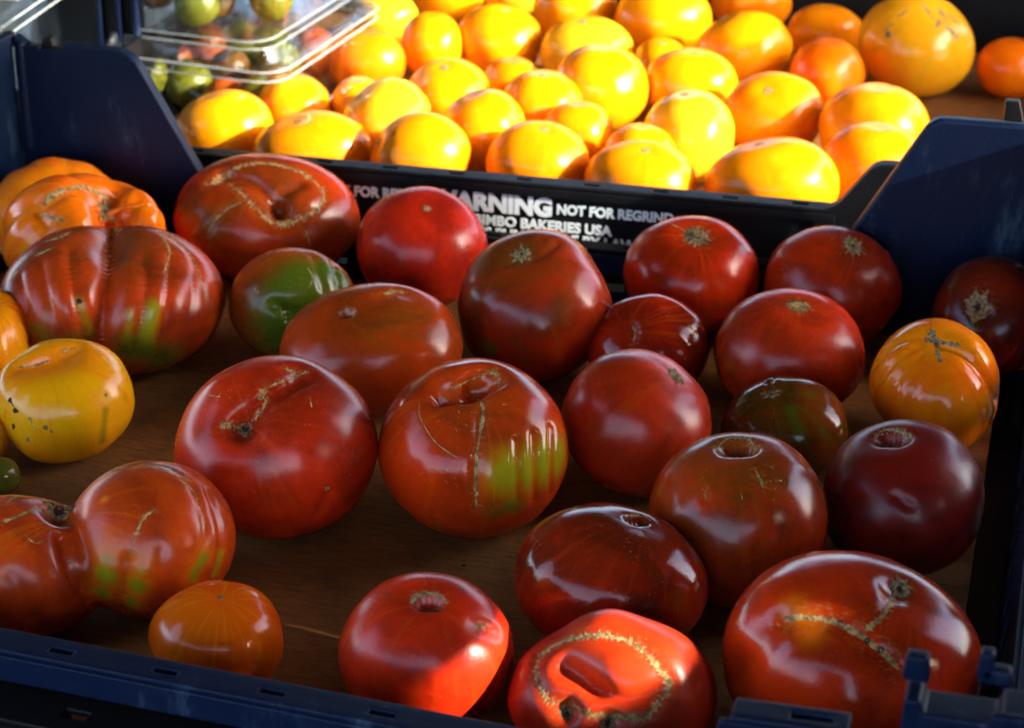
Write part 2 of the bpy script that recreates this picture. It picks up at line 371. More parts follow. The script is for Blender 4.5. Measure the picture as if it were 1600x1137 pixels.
# ------------------------------------------------------------------ back tray (black)
tb = empty('bread_tray', (0, .85, -.07)); tag(tb, 'black plastic bread tray with white printed warning holding the yellow tomatoes', 'tray')
Z2 = .058
k1, k2 = on_z(420, 252, Z2), on_z(1200, 321, Z2)
kd = (k2-k1)/np.linalg.norm(k2-k1); kn = np.array([-kd[1], kd[0], 0])
K = lambda s, y=0.0, z=0.0: np.array([k1[0], k1[1], 0])+kd*s+kn*y+Zv(z)
sR = np.dot(on_z(1306, 329, Z2)-k1, kd); s0, s1 = -.16, sR+.24; dep = .60
prism('floor_panel', [K(s0, .004, -.006), K(s1, .004, -.006), K(s1, dep, -.006), K(s0, dep, -.006)], (0, 0, -.003), BLACKP, tb)
FW_ = prism('front_wall', [K(s0, 0, -.006), K(s1, 0, -.006), K(s1, 0, Z2-.002), K(s0, 0, Z2-.002)], kn*.0035, BLACKP, tb)
slotted_rim('front_rim', K(s0, .0125), K(sR-.004, .0125), -kn, .0145, Z2, 0, .0455, .0105, BLACKP, tb, off=.01)
prism('front_lip', [K(s0, -.0022, Z2-.0016), K(sR, -.0022, Z2-.0016), K(sR, -.0022, Z2-.0075), K(s0, -.0022, Z2-.0075)], kn*.002, BLACKP, tb, .0006)
def kp(px, py): return on_plane(px, py, K(0, -.002), kn)
e0, e1, e2 = kp(1300, 330), kp(1368, 258), kp(1402, 258)
pts = [K(s1, -.002, 0), K(s1, -.002, e2[2])] + arc(lerp(e1, e2, .5), e1, lerp(e1, e0, .15)) + arc(lerp(e0, e1, .2), e0, e0+(-kd)*.012) + [np.array([*(e0+(-kd)*.012)[:2], 0])]
prism('corner_panel', pts, kn*.011, BLACKP, tb, .0014, 3)
mir = lambda s: -.165+ (sR - s)
prism('corner_panel', [K(s0-.02, -.002, 0), K(s0+.075, -.002, 0), K(s0+.075, -.002, Z2), K(s0+.035, -.002, e2[2]), K(s0-.02, -.002, e2[2])], kn*.011, BLACKP, tb, .0014, 3)
wall('side_wall', K(s1, 0), K(s1, dep), -.006, .11, BLACKP, tb, kd)
wall('side_wall', K(s0, 0), K(s0, dep), -.006, .075, BLACKP, tb, -kd)
wall('back_wall', K(s0, dep), K(s1, dep), -.006, .15, BLACKP, tb, kn, slots=False)
card('cardboard_liner', [K(s0+.006, .01, -.0015), K(s1-.01, .01, -.0015), K(s1-.01, dep-.01, -.0015), K(s0+.006, dep-.01, -.0015)], 'brown cardboard sheet lining the black tray under the yellow tomatoes')
# printing on the front wall
def text(body, px0, py0, px1, py1, cap_px, bold=.0):
    """baseline from pixel 0 to pixel 1 on the wall plane"""
    A = on_plane(px0, py0, K(0, -.0004), kn); B = on_plane(px1, py1, K(0, -.0004), kn)
    cu = bpy.data.curves.new('lettering', 'FONT'); cu.body = body; cu.size = 1; cu.offset = bold; cu.resolution_u = 3; cu.extrude = .004
    t = bpy.data.objects.new('lettering_tmp', cu); COL.objects.link(t); bpy.context.view_layer.update()
    me = bpy.data.meshes.new_from_object(t.evaluated_get(bpy.context.evaluated_depsgraph_get())); bpy.data.objects.remove(t)
    co = np.array([v.co[:] for v in me.vertices]); x0, x1 = co[:, 0].min(), co[:, 0].max()
    Lw = np.linalg.norm(B-A); d = (B-A)/Lw
    H = np.linalg.norm(on_plane(px0, py0-cap_px, K(0, -.0004), kn)-A)
    sx, sy = Lw/(x1-x0), H/.70
    for v, c in zip(me.vertices, co):
        v.co = A+d*((c[0]-x0)*sx)+Zv(c[1]*sy)-kn*(c[2]*.05)
    return link('lettering', me, INK, tb, smooth=False)
text('NOT FOR RESALE', 503, 302, 664, 314, 15, .042)
text('WARNING', 669, 321, 862, 338, 26, .055)
text('NOT FOR REGRIND', 870, 334, 1052, 349, 14.5, .042)
text('BIMBO BAKERIES USA', 741, 349, 956, 369, 14.5, .04)
text('USE IS PUNISHABLE BY LAW', 708, 365, 995, 392, 14.5, .04)

# ------------------------------------------------------------------ tomatoes
def ribs(n, dp, ph=0, wd=.28, jit=.25, seed=1):
    r = random.Random(seed); return [(ph+360/n*(i+r.uniform(-jit, jit)), 360/n*wd, dp*r.uniform(.5, 1.3)) for i in range(n)]
class Tomato:
    def __init__(s, name, bbox, stem=None, b=.8, z0=0.0, lift=0.0, nu=96, nv=64, lobes=(), dimple=.12, dimw=.32, sq=.88, wob=.03, seed=0, depth=None, stretch=None):
        x0, y0, x1, y1 = bbox; s.name = name; s.seed = seed
        cx, cy, hw, hh = (x0+x1)/2, (y0+y1)/2, (x1-x0)/2, (y1-y0)/2
        d = ray(cx, cy); dn = d/np.linalg.norm(d); v_ = -dn
        r_ = RT-np.dot(RT, dn)*dn; r_ /= np.linalg.norm(r_); u_ = np.cross(v_, r_)
        if np.dot(u_, UP) < 0: u_ = -u_
        t = depth or 1.0
        for _ in range(40):
            sc = t/F_PX; R = hh*sc
            for __ in range(6):
                if stem is not None:
                    ar, au = (stem[0]-cx)*sc/(b*R), -(stem[1]-cy)*sc/(b*R)
                    q = math.hypot(ar, au)
                    if q > .97: ar, au = ar/q*.97, au/q*.97
                    av = math.sqrt(1-ar*ar-au*au)
                    a = ar*r_+au*u_+av*v_
                else:
                    a = np.array([0, 0, 1.0]); ar, au = np.dot(a, r_), np.dot(a, u_)
                R = hh*sc/math.sqrt(max(.1, 1-(1-b*b)*au*au))
            k = hw*sc/(R*math.sqrt(1-(1-b*b)*ar*ar)); k = min(max(k, .7), 1.6)
            M = np.eye(3)+(k-1)*np.outer(r_, r_)
            if stretch:
                ang, k2 = stretch; sd = math.cos(ang)*r_+math.sin(ang)*u_; M = (np.eye(3)+(k2-1)*np.outer(sd, sd))@M
            mz = M.T@np.array([0, 0, 1.0])
            h = R*math.sqrt((mz@mz-(mz@a)**2)+b*b*(mz@a)**2)
            if depth: break
            t = t*.4+.6*((CAM[2]-h*.965-z0-lift)/(-d[2]))
        s.c = CAM+d*t; s.R, s.b, s.a, s.M, s.t, s.h = R, b, a, M, t, h; s.sc = t/F_PX
        e1 = r_-np.dot(r_, a)*a; e1 /= np.linalg.norm(e1); e2 = np.cross(a, e1)
        th = np.linspace(0, math.pi, nv+1); ph = np.linspace(0, 2*math.pi, nu, endpoint=False)
        TH, PH = np.meshgrid(th[1:-1], ph, indexing='ij'); TH = TH.ravel(); PH = PH.ravel()
        TH = np.concatenate([[1e-4], TH, [math.pi-1e-4]]); PH = np.concatenate([[0], PH, [0]])
        rho = np.sin(TH)**sq; zz = b*np.sign(np.cos(TH))*np.abs(np.cos(TH))**(.98)
        zz = zz-dimple*np.exp(-(TH/dimw)**2)-.03*np.exp(-((math.pi-TH)/.3)**2)
        f = np.ones_like(TH)
        wgt = np.clip(np.sin(TH), 0, 1)**.6
        for lo in lobes:     # (phi deg, width deg, depth[, th0, th1])
            p0, wd, dp = math.radians(lo[0]), math.radians(lo[1]), lo[2]
            dph = (PH-p0+math.pi) % (2*math.pi)-math.pi
            ww = wgt
            if len(lo) > 3: ww = np.exp(-((TH-lo[3])/lo[4])**2)
            f -= dp*np.exp(-(dph/wd)**2)*ww
        X = np.stack([rho*np.cos(PH)*f, rho*np.sin(PH)*f, zz*(1+(f-1)*.55)], 1)
        for i_, (p0, wd, dp) in enumerate(ribs(6 if seed % 2 else 5, .016 if not lobes else 0, seed*37, .3, .3, seed)):
            dph = (PH-math.radians(p0)+math.pi) % (2*math.pi)-math.pi; f -= dp*np.exp(-(dph/math.radians(wd))**2)*wgt
        X = np.stack([rho*np.cos(PH)*f, rho*np.sin(PH)*f, zz*(1+(f-1)*.55)], 1)
        if wob:
            N = np.array([noise.noise(Vector((x[0]*1.3+seed*3.1, x[1]*1.3+seed*1.7, x[2]*1.3))) + .35*noise.noise(Vector((x[0]*3+seed, x[1]*3, x[2]*3+seed*2))) for x in X])
            X *= (1+wob*N*(.35+.65*np.sin(TH)))[:, None]
        Wd = (X[:, :1]*e1+X[:, 1:2]*e2+X[:, 2:]*a)*R
        s.V = s.c+Wd@M.T
        F_ = []
        for i in range(nv-2):
            for j in range(nu):
                F_.append((1+i*nu+j, 1+(i+1)*nu+j, 1+(i+1)*nu+(j+1) % nu, 1+i*nu+(j+1) % nu))
        last = len(s.V)-1
        for j in range(nu):
            F_.append((0, 1+j, 1+(j+1) % nu)); F_.append((last, 1+(nv-2)*nu+(j+1) % nu, 1+(nv-2)*nu+j))
        s.F = F_; s.pol = np.stack([np.cos(PH), np.sin(PH), TH], 1); s.paint = np.zeros((len(s.V), 4))
        s._bvh = None; s.kids = []
    def union(s, lobes, org, k=16):
        """reshape the skin to the blended outside of several ellipsoid lobes"""
        d = s.V-s.c; d /= np.linalg.norm(d, axis=1)[:, None]; acc = np.zeros(len(d))
        for q in lobes:
            A = np.linalg.inv(q.M@(q.R*(np.eye(3)+(q.b-1)*np.outer(q.a, q.a))))
            o_ = A@(org-q.c); D = d@A.T
            aa, bb, cc = (D*D).sum(1), D@o_, o_@o_-1
            disc = bb*bb-aa*cc; t = np.where(disc > 0, (-bb+np.sqrt(np.maximum(disc, 0)))/aa, 0); acc += np.maximum(t, 0)**k
        s.V = org+d*(acc**(1/k))[:, None]; s.c = org; s._bvh = None; return s
    def normals(s):
        q = np.array([f if len(f) == 4 else (*f, f[2]) for f in s.F]); V = s.V
        n = np.cross(V[q[:, 2]]-V[q[:, 0]], V[q[:, 3]]-V[q[:, 1]])
        tri = q[:, 2] == q[:, 3]
        n[tri] = np.cross(V[q[tri, 1]]-V[q[tri, 0]], V[q[tri, 2]]-V[q[tri, 0]])
        N = np.zeros_like(V)
        for k in range(4): np.add.at(N, q[:, k], n)
        N /= np.maximum(np.linalg.norm(N, axis=1), 1e-12)[:, None]
        if np.mean(np.sum(N*(V-s.c), 1)) < 0: N = -N
        return N
    def bvh(s):
        if s._bvh is None: s._bvh = BVHTree.FromPolygons([Vector(v) for v in s.V], s.F)
        return s._bvh
    def hit(s, px, py):
        d = ray(px, py); h = s.bvh().ray_cast(Vector(CAM), Vector(d).normalized())
        if h[0] is None:
            p = s.c+0*d; q = CAM+d*s.t; h = s.bvh().find_nearest(Vector(q))
        return np.array(h[0]), np.array(h[1])
    def line(s, pts, step=4):
        """pixel polyline -> points and normals on the skin (smoothed)"""
        P = [np.array(p, float) for p in pts]; out = []
        if len(P) == 1: return [s.hit(*P[0])]
        n = len(P)
        def cr(i, t):
            p0, p1, p2, p3 = P[max(i-1, 0)], P[i], P[i+1], P[min(i+2, n-1)]
            return .5*((2*p1)+(-p0+p2)*t+(2*p0-5*p1+4*p2-p3)*t*t+(-p0+3*p1-3*p2+p3)*t**3)
        for i in range(n-1):
            m_ = max(2, int(np.linalg.norm(P[i+1]-P[i])/step))
            for j in range(m_+(1 if i == n-2 else 0)):
                out.append(cr(i, j/m_))
        return [s.hit(*q) for q in out]
    def dist(s, pts, step=6):
        L = np.array([h[0] for h in s.line(pts, step)])
        D = np.full(len(s.V), 9.0)
        for i in range(0, len(L)):
            D = np.minimum(D, np.linalg.norm(s.V-L[i], axis=1))
        return D
    def push(s, pts, width, amt, p=2.0, along=None):
        """displace the skin near a pixel stroke by amt pixels (negative sinks it)"""
        D = s.dist(pts)/s.sc
        if amt < 0:
            N = np.mean([h[1]*(1 if np.dot(h[1], CAM-h[0]) > 0 else -1) for h in s.line(pts, 8)], axis=0); N = N/np.linalg.norm(N)*.6+s.normals()*.4
        else: N = s.normals()
        s.V = s.V+N*(amt*s.sc*np.exp(-(D/width)**p))[:, None]; s._bvh = None; return s
    def color(s, ch, pts, width, strength=1.0):
        D = s.dist(pts)/s.sc; i = 'glok'.index(ch)
        s.paint[:, i] = np.maximum(s.paint[:, i], strength*np.exp(-(D/width)**2)); return s
    def erase(s, ch, pts, width, strength=1.0):
        D = s.dist(pts)/s.sc; i = 'glok'.index(ch); s.paint[:, i] *= 1-strength*np.exp(-(D/width)**2); return s
    def crease(s, pts, width, amt):
        return s.push(pts, width, amt, 1.15)
    def smooth(s, n=2):
        q = [f for f in s.F]; 
        nb_s = np.zeros_like(s.V); cnt = np.zeros(len(s.V))
        E = np.array([(f[k], f[(k+1) % len(f)]) for f in s.F for k in range(len(f))])
        for _ in range(n):
            nb_s[:] = 0; cnt[:] = 0
            np.add.at(nb_s, E[:, 0], s.V[E[:, 1]]); np.add.at(nb_s, E[:, 1], s.V[E[:, 0]]); np.add.at(cnt, E[:, 0], 1); np.add.at(cnt, E[:, 1], 1)
            s.V = .5*s.V+.5*nb_s/cnt[:, None]
        s._bvh = None; return s
    def seam(s, pts, width=4, stitch=0, jag=.5, mat=None, name='cork_scar', lift=.14, slen=8, fine=2.2):
        """raised corky ridge along a pixel stroke, with optional cross stitches"""
        if mat is None and width >= 3:
            if width >= 4: s.push(pts, width*1.6, -width*.38)
            s.color('k', pts, max(7, width*1.7), .8)
        s.kids.append(('seam', pts, width, stitch, jag, mat, name, lift, slen, fine)); return s
    def star(s, px, py, r, hole=.35, spikes=11, mat=None, squash=1.0, stub=0):
        if r > 9: s.color('k', [(px, py)], r*1.25, .9)
        s.kids.append(('star', px, py, r, hole, spikes, mat, squash, stub)); return s
    def pit(s, px, py, r, squash=.65, depth=1.0, spikes=9):
        """open stem cavity with a torn corky fringe on its rim"""
        s.push([(px-r*.35, py), (px+r*.35, py)], r*.62, -r*.75*depth, 2.6)
        ring = [(px+r*math.cos(a)*(1+.12*math.sin(3*a+s.seed)), py+r*squash*math.sin(a)) for a in np.linspace(math.radians(-205), math.radians(25), 12)]
        low = [(px+r*math.cos(a), py+r*squash*math.sin(a)) for a in np.linspace(math.radians(20), math.radians(160), 8)]
        s.seam(ring, r*.22, r*.22, .8, STEM, 'stem_fringe', .2, slen=r*.42).seam(low, r*.10, r*.3, .8, STEM, 'stem_fringe', .15, slen=r*.15)
        s.color('k', ring, r*.5, .75).color('k', low, r*.22, .5); return s
    def build(s, label, mat, cat='tomato', group=None):
        base = s.V[:, 2].min(); org = np.array([s.c[0], s.c[1], base])
        me = mesh(s.name, s.V-org, s.F)
        at = me.attributes.new('pol', 'FLOAT_VECTOR', 'POINT'); at.data.foreach_set('vector', s.pol.astype(np.float32).ravel())
        ca = me.attributes.new('paint', 'FLOAT_COLOR', 'POINT')
        ca.data.foreach_set('color', s.paint.astype(np.float32).ravel())
        o = link(s.name, me, mat); o.location = org; tag(o, label, cat, group); s.o = o
        lr = random.Random(s.seed*13+5)
        for k in s.kids:
            if k[0] == 'seam': s._seam(o, lr, *k[1:])
            else: s._star(o, lr, *k[1:])
        return o
    def _seam(s, o, lr, pts, width, stitch, jag, mat, name, lift, slen, fine):
        H = s.line(pts, fine); V = []; Fc = []
        P = np.array([h[0] for h in H]); N = np.array([h[1] for h in H]); n = len(P)
        for i in range(n):
            if np.dot(N[i], CAM-P[i]) < 0: N[i] = -N[i]
        def strip(P, N, W, lift):
            b0 = len(V); n = len(P)
            for i in range(n):
                tg = P[min(i+1, n-1)]-P[max(i-1, 0)]; tg = tg/max(1e-9, np.linalg.norm(tg)); sd = np.cross(N[i], tg)
                wv = W[i]
                for q, hgt in ((-1, -.35), (-.55, .5), (0, 1), (.55, .5), (1, -.35)):
                    V.append(P[i]+sd*(q*wv)+N[i]*(wv*lift*hgt*(1 if hgt < 0 else lr.uniform(.5, 1.3))))
            for i in range(n-1):
                for q in range(4):
                    Fc.append((b0+i*5+q, b0+i*5+q+1, b0+(i+1)*5+q+1, b0+(i+1)*5+q))
        W = []
        for i in range(n):
            t = i/(n-1); tap = min(1, 6*t+.25, 6*(1-t)+.25)
            W.append(width*s.sc*.5*tap*max(.25, 1+jag*(noise.noise(Vector((i*.35, s.seed*3.3+len(pts), 0)))*1.3+noise.noise(Vector((i*.09, s.seed*1.3, 4)))*1.5)))
        strip(P, N, W, lift)
        if stitch:
            i = 2
            while i < n-2:
                tg = P[i+1]-P[i-1]; tg /= np.linalg.norm(tg); sd = np.cross(N[i], tg)
                L = slen*s.sc*lr.uniform(.4, 1.1); an = lr.uniform(-.5, .5); dirv = sd*math.cos(an)+tg*math.sin(an)
                for sg in (-1, 1):
                    if lr.random() < .8:
                        pp = [P[i]+dirv*sg*L*t for t in (0, .5, 1)]
                        hh = [s.bvh().find_nearest(Vector(p)) for p in pp]
                        strip(np.array([np.array(h[0]) for h in hh]), np.array([N[i]]*3), [width*s.sc*.26, width*s.sc*.2, width*s.sc*.06], lift)
                i += max(1, int(stitch*lr.uniform(.6, 1.5)/fine))
        me = mesh(name, V, Fc); c = link(name, me, mat or CORK, o)
    def _star(s, o, lr, px, py, r, hole, spikes, mat, squash, stub):
        p, n = s.hit(px, py)
        if np.dot(n, CAM-p) < 0: n = -n
        e1 = RT-np.dot(RT, n)*n; e1 /= np.linalg.norm(e1); e2 = np.cross(n, e1)
        m_ = spikes*4; V = []; Fc = []
        radii = []
        for i in range(m_):
            k = i % 4
            radii.append((1.15 if k == 0 else .74 if k == 2 else .88)*lr.uniform(.72, 1.15))
        rings = [(0, .01), (hole*.6, .015), (hole*.9, .06), (.6, .09), (.82, .06), (1.0, -.03)]
        V.append(None)
        for ri, (q, hgt) in enumerate(rings[1:]):
            for i in range(m_):
                an = 2*math.pi*i/m_
                rr = r*s.sc*q*(radii[i] if q > hole else lr.uniform(.75, 1.1))
                pt = p+e1*(math.cos(an)*rr)+e2*(math.sin(an)*rr*squash)
                h = s.bvh().find_nearest(Vector(pt))
                V.append(np.array(h[0])+n*(r*s.sc*hgt*lr.uniform(.6, 1.3)+.00012))
        V[0] = np.array(s.bvh().find_nearest(Vector(p))[0])+n*.0001
        for i in range(m_):
            Fc.append((0, 1+i, 1+(i+1) % m_))
            for k in range(len(rings)-2):
                a = 1+k*m_; Fc.append((a+i, a+m_+i, a+m_+(i+1) % m_, a+(i+1) % m_))
        me = mesh('stem_scar', V, Fc); me.materials.append(mat or STEM); me.materials.append(PIT)
        for pl_ in me.polygons:
            if all(v == 0 or v <= m_*1 for v in pl_.vertices) and hole > .2: pl_.material_index = 1
        c = link('stem_scar', me, None, o)
        if stub:
            V = []; Fc = []; q = 12
            for k, (hh, rr) in enumerate(((-.1, .42), (.25, .4), (.5, .44), (.62, .36), (.5, .12))):
                for i in range(q):
                    an = 2*math.pi*i/q; jit = lr.uniform(.85, 1.12)
                    V.append(p+(e1*math.cos(an)+e2*math.sin(an))*(rr*stub*s.sc*jit)+n*(hh*stub*s.sc))
            for k in range(4):
                for i in range(q): Fc.append((k*q+i, k*q+(i+1) % q, (k+1)*q+(i+1) % q, (k+1)*q+i))
            Fc.append(tuple(4*q+i for i in range(q)))
            link('stem_stub', mesh('stem_stub', V, Fc), STEM, o)

RED = dict(a=(.34, .022, .007), b=(.20, .028, .009), streak=(.42, .06, .008))
def red(name, seed, **kw):
    d = dict(RED); d.update(kw)
    for k in ('a', 'b', 'streak'):
        c = d[k]; g = {'a': 1.6, 'b': .85, 'streak': 1.35}[k]; d[k] = (min(.85, c[0]*g*1.1), c[1]*g*.95, c[2]*.3)
    return skin(name, seed=seed, **d)
G_FRONT = 'heirloom tomatoes in the navy tray'
T = lambda *a, **k: Tomato('heirloom_tomato', *a, **k)


exec_front = True
# ---- orange pair, back left
t = T((-18, 247, 203, 440), (95, 300), b=.78, seed=1, lobes=ribs(9, .05))
t.build('smooth orange tomato tucked behind the lumpy orange one in the back left corner', skin('skin_orange_back', (.95, .24, .003), (.90, .15, .003), (.95, .36, .004), .6, 1, .26, .2), group=G_FRONT)
t = T((4, 272, 262, 478), (158, 322), b=.8, nu=160, nv=110, seed=2, lobes=ribs(7, .07, 20, .2), dimple=.1)
t.push([(205, 318)], 34, 22); t.push([(235, 345)], 32, 18); t.push([(120, 345)], 34, 16); t.crease([(180, 290), (170, 320), (168, 350)], 16, -34); t.crease([(192, 345), (218, 310)], 9, -8); t.push([(85, 300)], 40, 8)
t.push([(95, 310), (60, 330), (70, 350)], 8, -7); t.push([(190, 350), (215, 300)], 8, -4); t.push([(253, 345), (245, 310)], 7, -12); t.push([(100, 290)], 45, 9); t.smooth(1)
t.seam([(66, 322), (92, 300), (130, 293), (165, 310), (172, 335)], 9, 6, .7, slen=9); t.seam([(60, 335), (88, 342), (100, 345)], 6, 6, .7); t.star(164, 330, 22, .3, 9)
t.build('lumpy orange tomato with corky crown and side knobs, near the back left corner', skin('skin_orange_lumpy', (.90, .17, .003), (.85, .10, .003), (.95, .36, .005), .6, 2, .24, .4), group=G_FRONT)
# ---- large ribbed brown red, left
t = T((3, 349, 351, 586), (178, 372), b=.76, nu=280, nv=180, seed=3, dimple=.1, wob=.03)
t.push([(172, 345), (168, 430), (158, 520), (165, 578)], 34, -18); t.crease([(172, 345), (168, 430), (157, 520), (163, 578)], 12, -18); t.push([(245, 470)], 40, 8); t.push([(105, 470)], 40, 8)
t.crease([(222, 400), (228, 450), (208, 555)], 13, -11); t.crease([(268, 400), (262, 470), (244, 560)], 12, -8); t.crease([(305, 410), (300, 480), (280, 550)], 14, -5); t.crease([(110, 390), (115, 440), (140, 550)], 13, -12); t.crease([(62, 410), (75, 470), (105, 545)], 13, -8); t.crease([(30, 430), (40, 480)], 12, -5); t.smooth(1)
t.color('g', [(205, 545), (260, 560)], 34, .8).color('l', [(240, 480), (228, 530)], 15, .95).color('g', [(120, 540)], 30, .8).color('l', [(203, 490), (198, 530)], 10, .6).color('l', [(122, 470), (142, 520)], 10, .6).color('g', [(60, 520), (100, 550)], 24, .6)
t.seam([(250, 362), (290, 390), (312, 430), (322, 468)], 4.5, 0, .5).seam([(255, 370), (265, 395), (256, 425)], 3, 5, .6, slen=6).seam([(70, 378), (95, 370), (110, 362)], 4, 5, .8, slen=8).seam([(55, 400), (80, 388)], 3, 6, .8, slen=7).seam([(178, 352), (184, 368)], 3, 0).seam([(15, 440), (30, 420)], 2.5, 0)
t.star(124, 470, 5, .4, 6, PIT)
t.build('largest brown red tomato with one deep central groove, at the left', red('skin_ribbed', 3, shoulder=.28, a=(.30, .03, .010), b=(.21, .022, .008), streak=(.20, .07, .008), streak_amt=.5), group=G_FRONT)
# ---- left edge fruit
t = T((-92, 447, 49, 630), (-20, 470), b=.85, seed=4, lobes=ribs(8, .04))
t.build('yellow orange red striped tomato cut by the left edge above the speckled yellow one', skin('skin_striped_edge', (.95, .38, .003), (.95, .28, .003), (.85, .07, .003), .8, 4, .24, .2), group=G_FRONT)
t = T((-8, 527, 209, 722), (80, 568), b=.82, nu=160, nv=110, seed=5, dimple=.10, dimw=.35, lobes=ribs(6, .05, 20, .3, seed=4))
t.push([(30, 573), (70, 568), (105, 556)], 20, -9); t.crease([(30, 573), (85, 562), (120, 545)], 9, -7); t.smooth(1)
t.color('o', [(30, 585), (70, 575), (120, 560)], 46, .85).color('o', [(60, 710), (20, 690)], 22, .5).color('g', [(165, 640), (160, 690)], 9, .55).color('g', [(195, 620)], 14, .35)
t.seam([(28, 573), (52, 572), (78, 562)], 3.5, 0, .8).seam([(98, 548), (118, 543)], 8, 0, .9).seam([(55, 571), (62, 568)], 7, 0)
for q in ([(14, 622), (22, 636)], [(20, 640), (30, 643)], [(46, 652), (56, 672)], [(22, 662), (20, 672)], [(40, 684), (48, 690)], [(78, 672), (83, 674)], [(165, 614), (166, 620)], [(70, 664), (73, 672)]):
    t.seam(q, 9, 0, .9, PIT if q[0][0] < 40 else CORK, 'brown_blemish', .06)
t.build('yellow tomato with brown specks on its lower left side, at the left', skin('skin_yellow_speck', (.95, .42, .002), (.95, .34, .002), (.95, .22, .002), .6, 5, .22, .2), group=G_FRONT)
t = T((-75, 630, 15, 735), (-25, 645), b=.9, seed=6)
t.build('sliver of a yellow orange tomato at the left edge below the speckled one', skin('skin_sliver', (.60, .33, .012), (.55, .20, .01), (.6, .12, .01), .5, 6), group=G_FRONT)
t = T((-34, 713, 31, 775), (-5, 722), b=.92, seed=7)
t.build('small green tomato at the left edge above the two lobed red one', skin('skin_small_green', (.09, .12, .01), (.12, .10, .01), (.2, .16, .02), .4, 7), group=G_FRONT)
# ---- two lobed, front left
lobA = T((-125, 772, 178, 996), (60, 800), b=.9, nu=8, nv=6, seed=8); lobB = T((104, 718, 367, 966), (215, 745), b=.95, nu=8, nv=6, seed=8)
t = T((-125, 762, 340, 994), (92, 806), b=.80, nu=300, nv=190, seed=8, dimple=.0, sq=1, wob=0)
t.union([lobA, lobB], (lobA.c+lobB.c)/2); t.smooth(3)
t.push([(92, 800)], 24, -22); t.push([(92, 806)], 12, -10); t.crease([(100, 840), (115, 890), (145, 940), (170, 965)], 13, -20); t.crease([(196, 880), (190, 955)], 11, -14); t.push([(168, 890)], 24, 6); t.push([(222, 895)], 20, 5); t.crease([(252, 860), (250, 940)], 10, -4); t.crease([(300, 760), (322, 820), (312, 900)], 8, -7); t.crease([(325, 765), (345, 830), (340, 890)], 7, -6); t.crease([(20, 900), (60, 985)], 16, -6); t.smooth(4)
t.color('o', [(166, 860), (160, 925)], 34, .6).color('o', [(220, 880), (205, 940)], 30, .6).color('o', [(320, 860), (300, 900)], 24, .6); t.color('l', [(168, 875)], 14, .7).color('l', [(165, 900)], 22, 1).color('l', [(159, 925)], 17, .9).color('l', [(219, 892)], 11, .6).color('l', [(214, 915)], 18, .95).color('l', [(206, 940)], 15, .8).color('l', [(318, 870), (302, 900)], 11, .9).color('l', [(345, 865), (335, 895)], 10, .8).color('o', [(163, 780)], 10, .6).color('g', [(200, 950)], 18, .5).color('o', [(210, 730), (260, 722)], 10, .7).color('l', [(275, 895)], 7, .4)
t.seam([(5, 815), (30, 805), (55, 795), (75, 800)], 5, 6, .8, slen=10).seam([(240, 797), (222, 812), (210, 845), (205, 865)], 4, 5, .7, slen=6).seam([(275, 745), (300, 765), (312, 795), (318, 832)], 3.5, 0, .7).seam([(160, 740), (200, 728), (250, 726), (280, 740)], 4, 8, .7).seam([(10, 785), (35, 772), (70, 780)], 4, 6, .8).seam([(38, 835), (55, 848), (70, 843)], 2, 0).seam([(225, 725), (255, 735), (300, 752)], 3, 0, .7)
t.star(92, 797, 30, .55, 9)
t.build('big two lobed red tomato with yellow green ribs, front left corner', red('skin_two_lobed', 8, a=(.40, .045, .010), b=(.33, .030, .010), streak=(.46, .10, .010), streak_amt=.5), group=G_FRONT)
# ---- small orange, front
t = T((234, 907, 446, 1092), (345, 934), b=.86, nu=128, nv=80, seed=9, dimple=.03, lobes=ribs(6, .03, 15))
t.star(345, 933, 6, .3, 7, CORK)
t.build('small bright orange tomato with fine star streaks by the front rim', skin('skin_small_orange', (1.0, .15, .002), (1.0, .09, .002), (1.0, .32, .003), .8, 9, .16, .1), group=G_FRONT)
# ---- ring scarred, back
t = T((270, 241, 563, 440), (425, 300), b=.76, nu=176, nv=110, seed=10, dimple=.05, wob=.02)
t.push([(352, 272), (395, 282), (425, 312), (436, 330)], 14, -14); t.push([(438, 328), (444, 303), (468, 290)], 12, -10); t.push([(436, 332)], 13, -9); t.push([(388, 312)], 24, 7); t.push([(474, 314)], 24, 7); t.smooth(1)
t.color('g', [(300, 330), (330, 360)], 40, .45)
t.seam([(322, 290), (350, 278), (370, 262), (410, 255), (450, 262), (480, 275), (505, 300), (498, 325), (470, 342), (440, 352), (415, 340), (385, 310), (355, 283)], 5, 5, .7, slen=8)
t.seam([(378, 315), (350, 330), (332, 350), (325, 366)], 5, 0, .6).seam([(330, 285), (345, 282), (352, 272)], 9, 4, .8, slen=12).seam([(432, 350), (452, 345)], 8, 4, .8, slen=10).seam([(478, 360), (486, 385)], 2.5, 6, .8)
t.star(495, 328, 6, .5, 7)
t.build('red tomato with folded crown inside a stitched cork ring, back left', red('skin_ring', 10, shoulder=.28, a=(.34, .030, .010), b=(.26, .03, .012), streak=(.25, .07, .012), streak_amt=.45), group=G_FRONT)
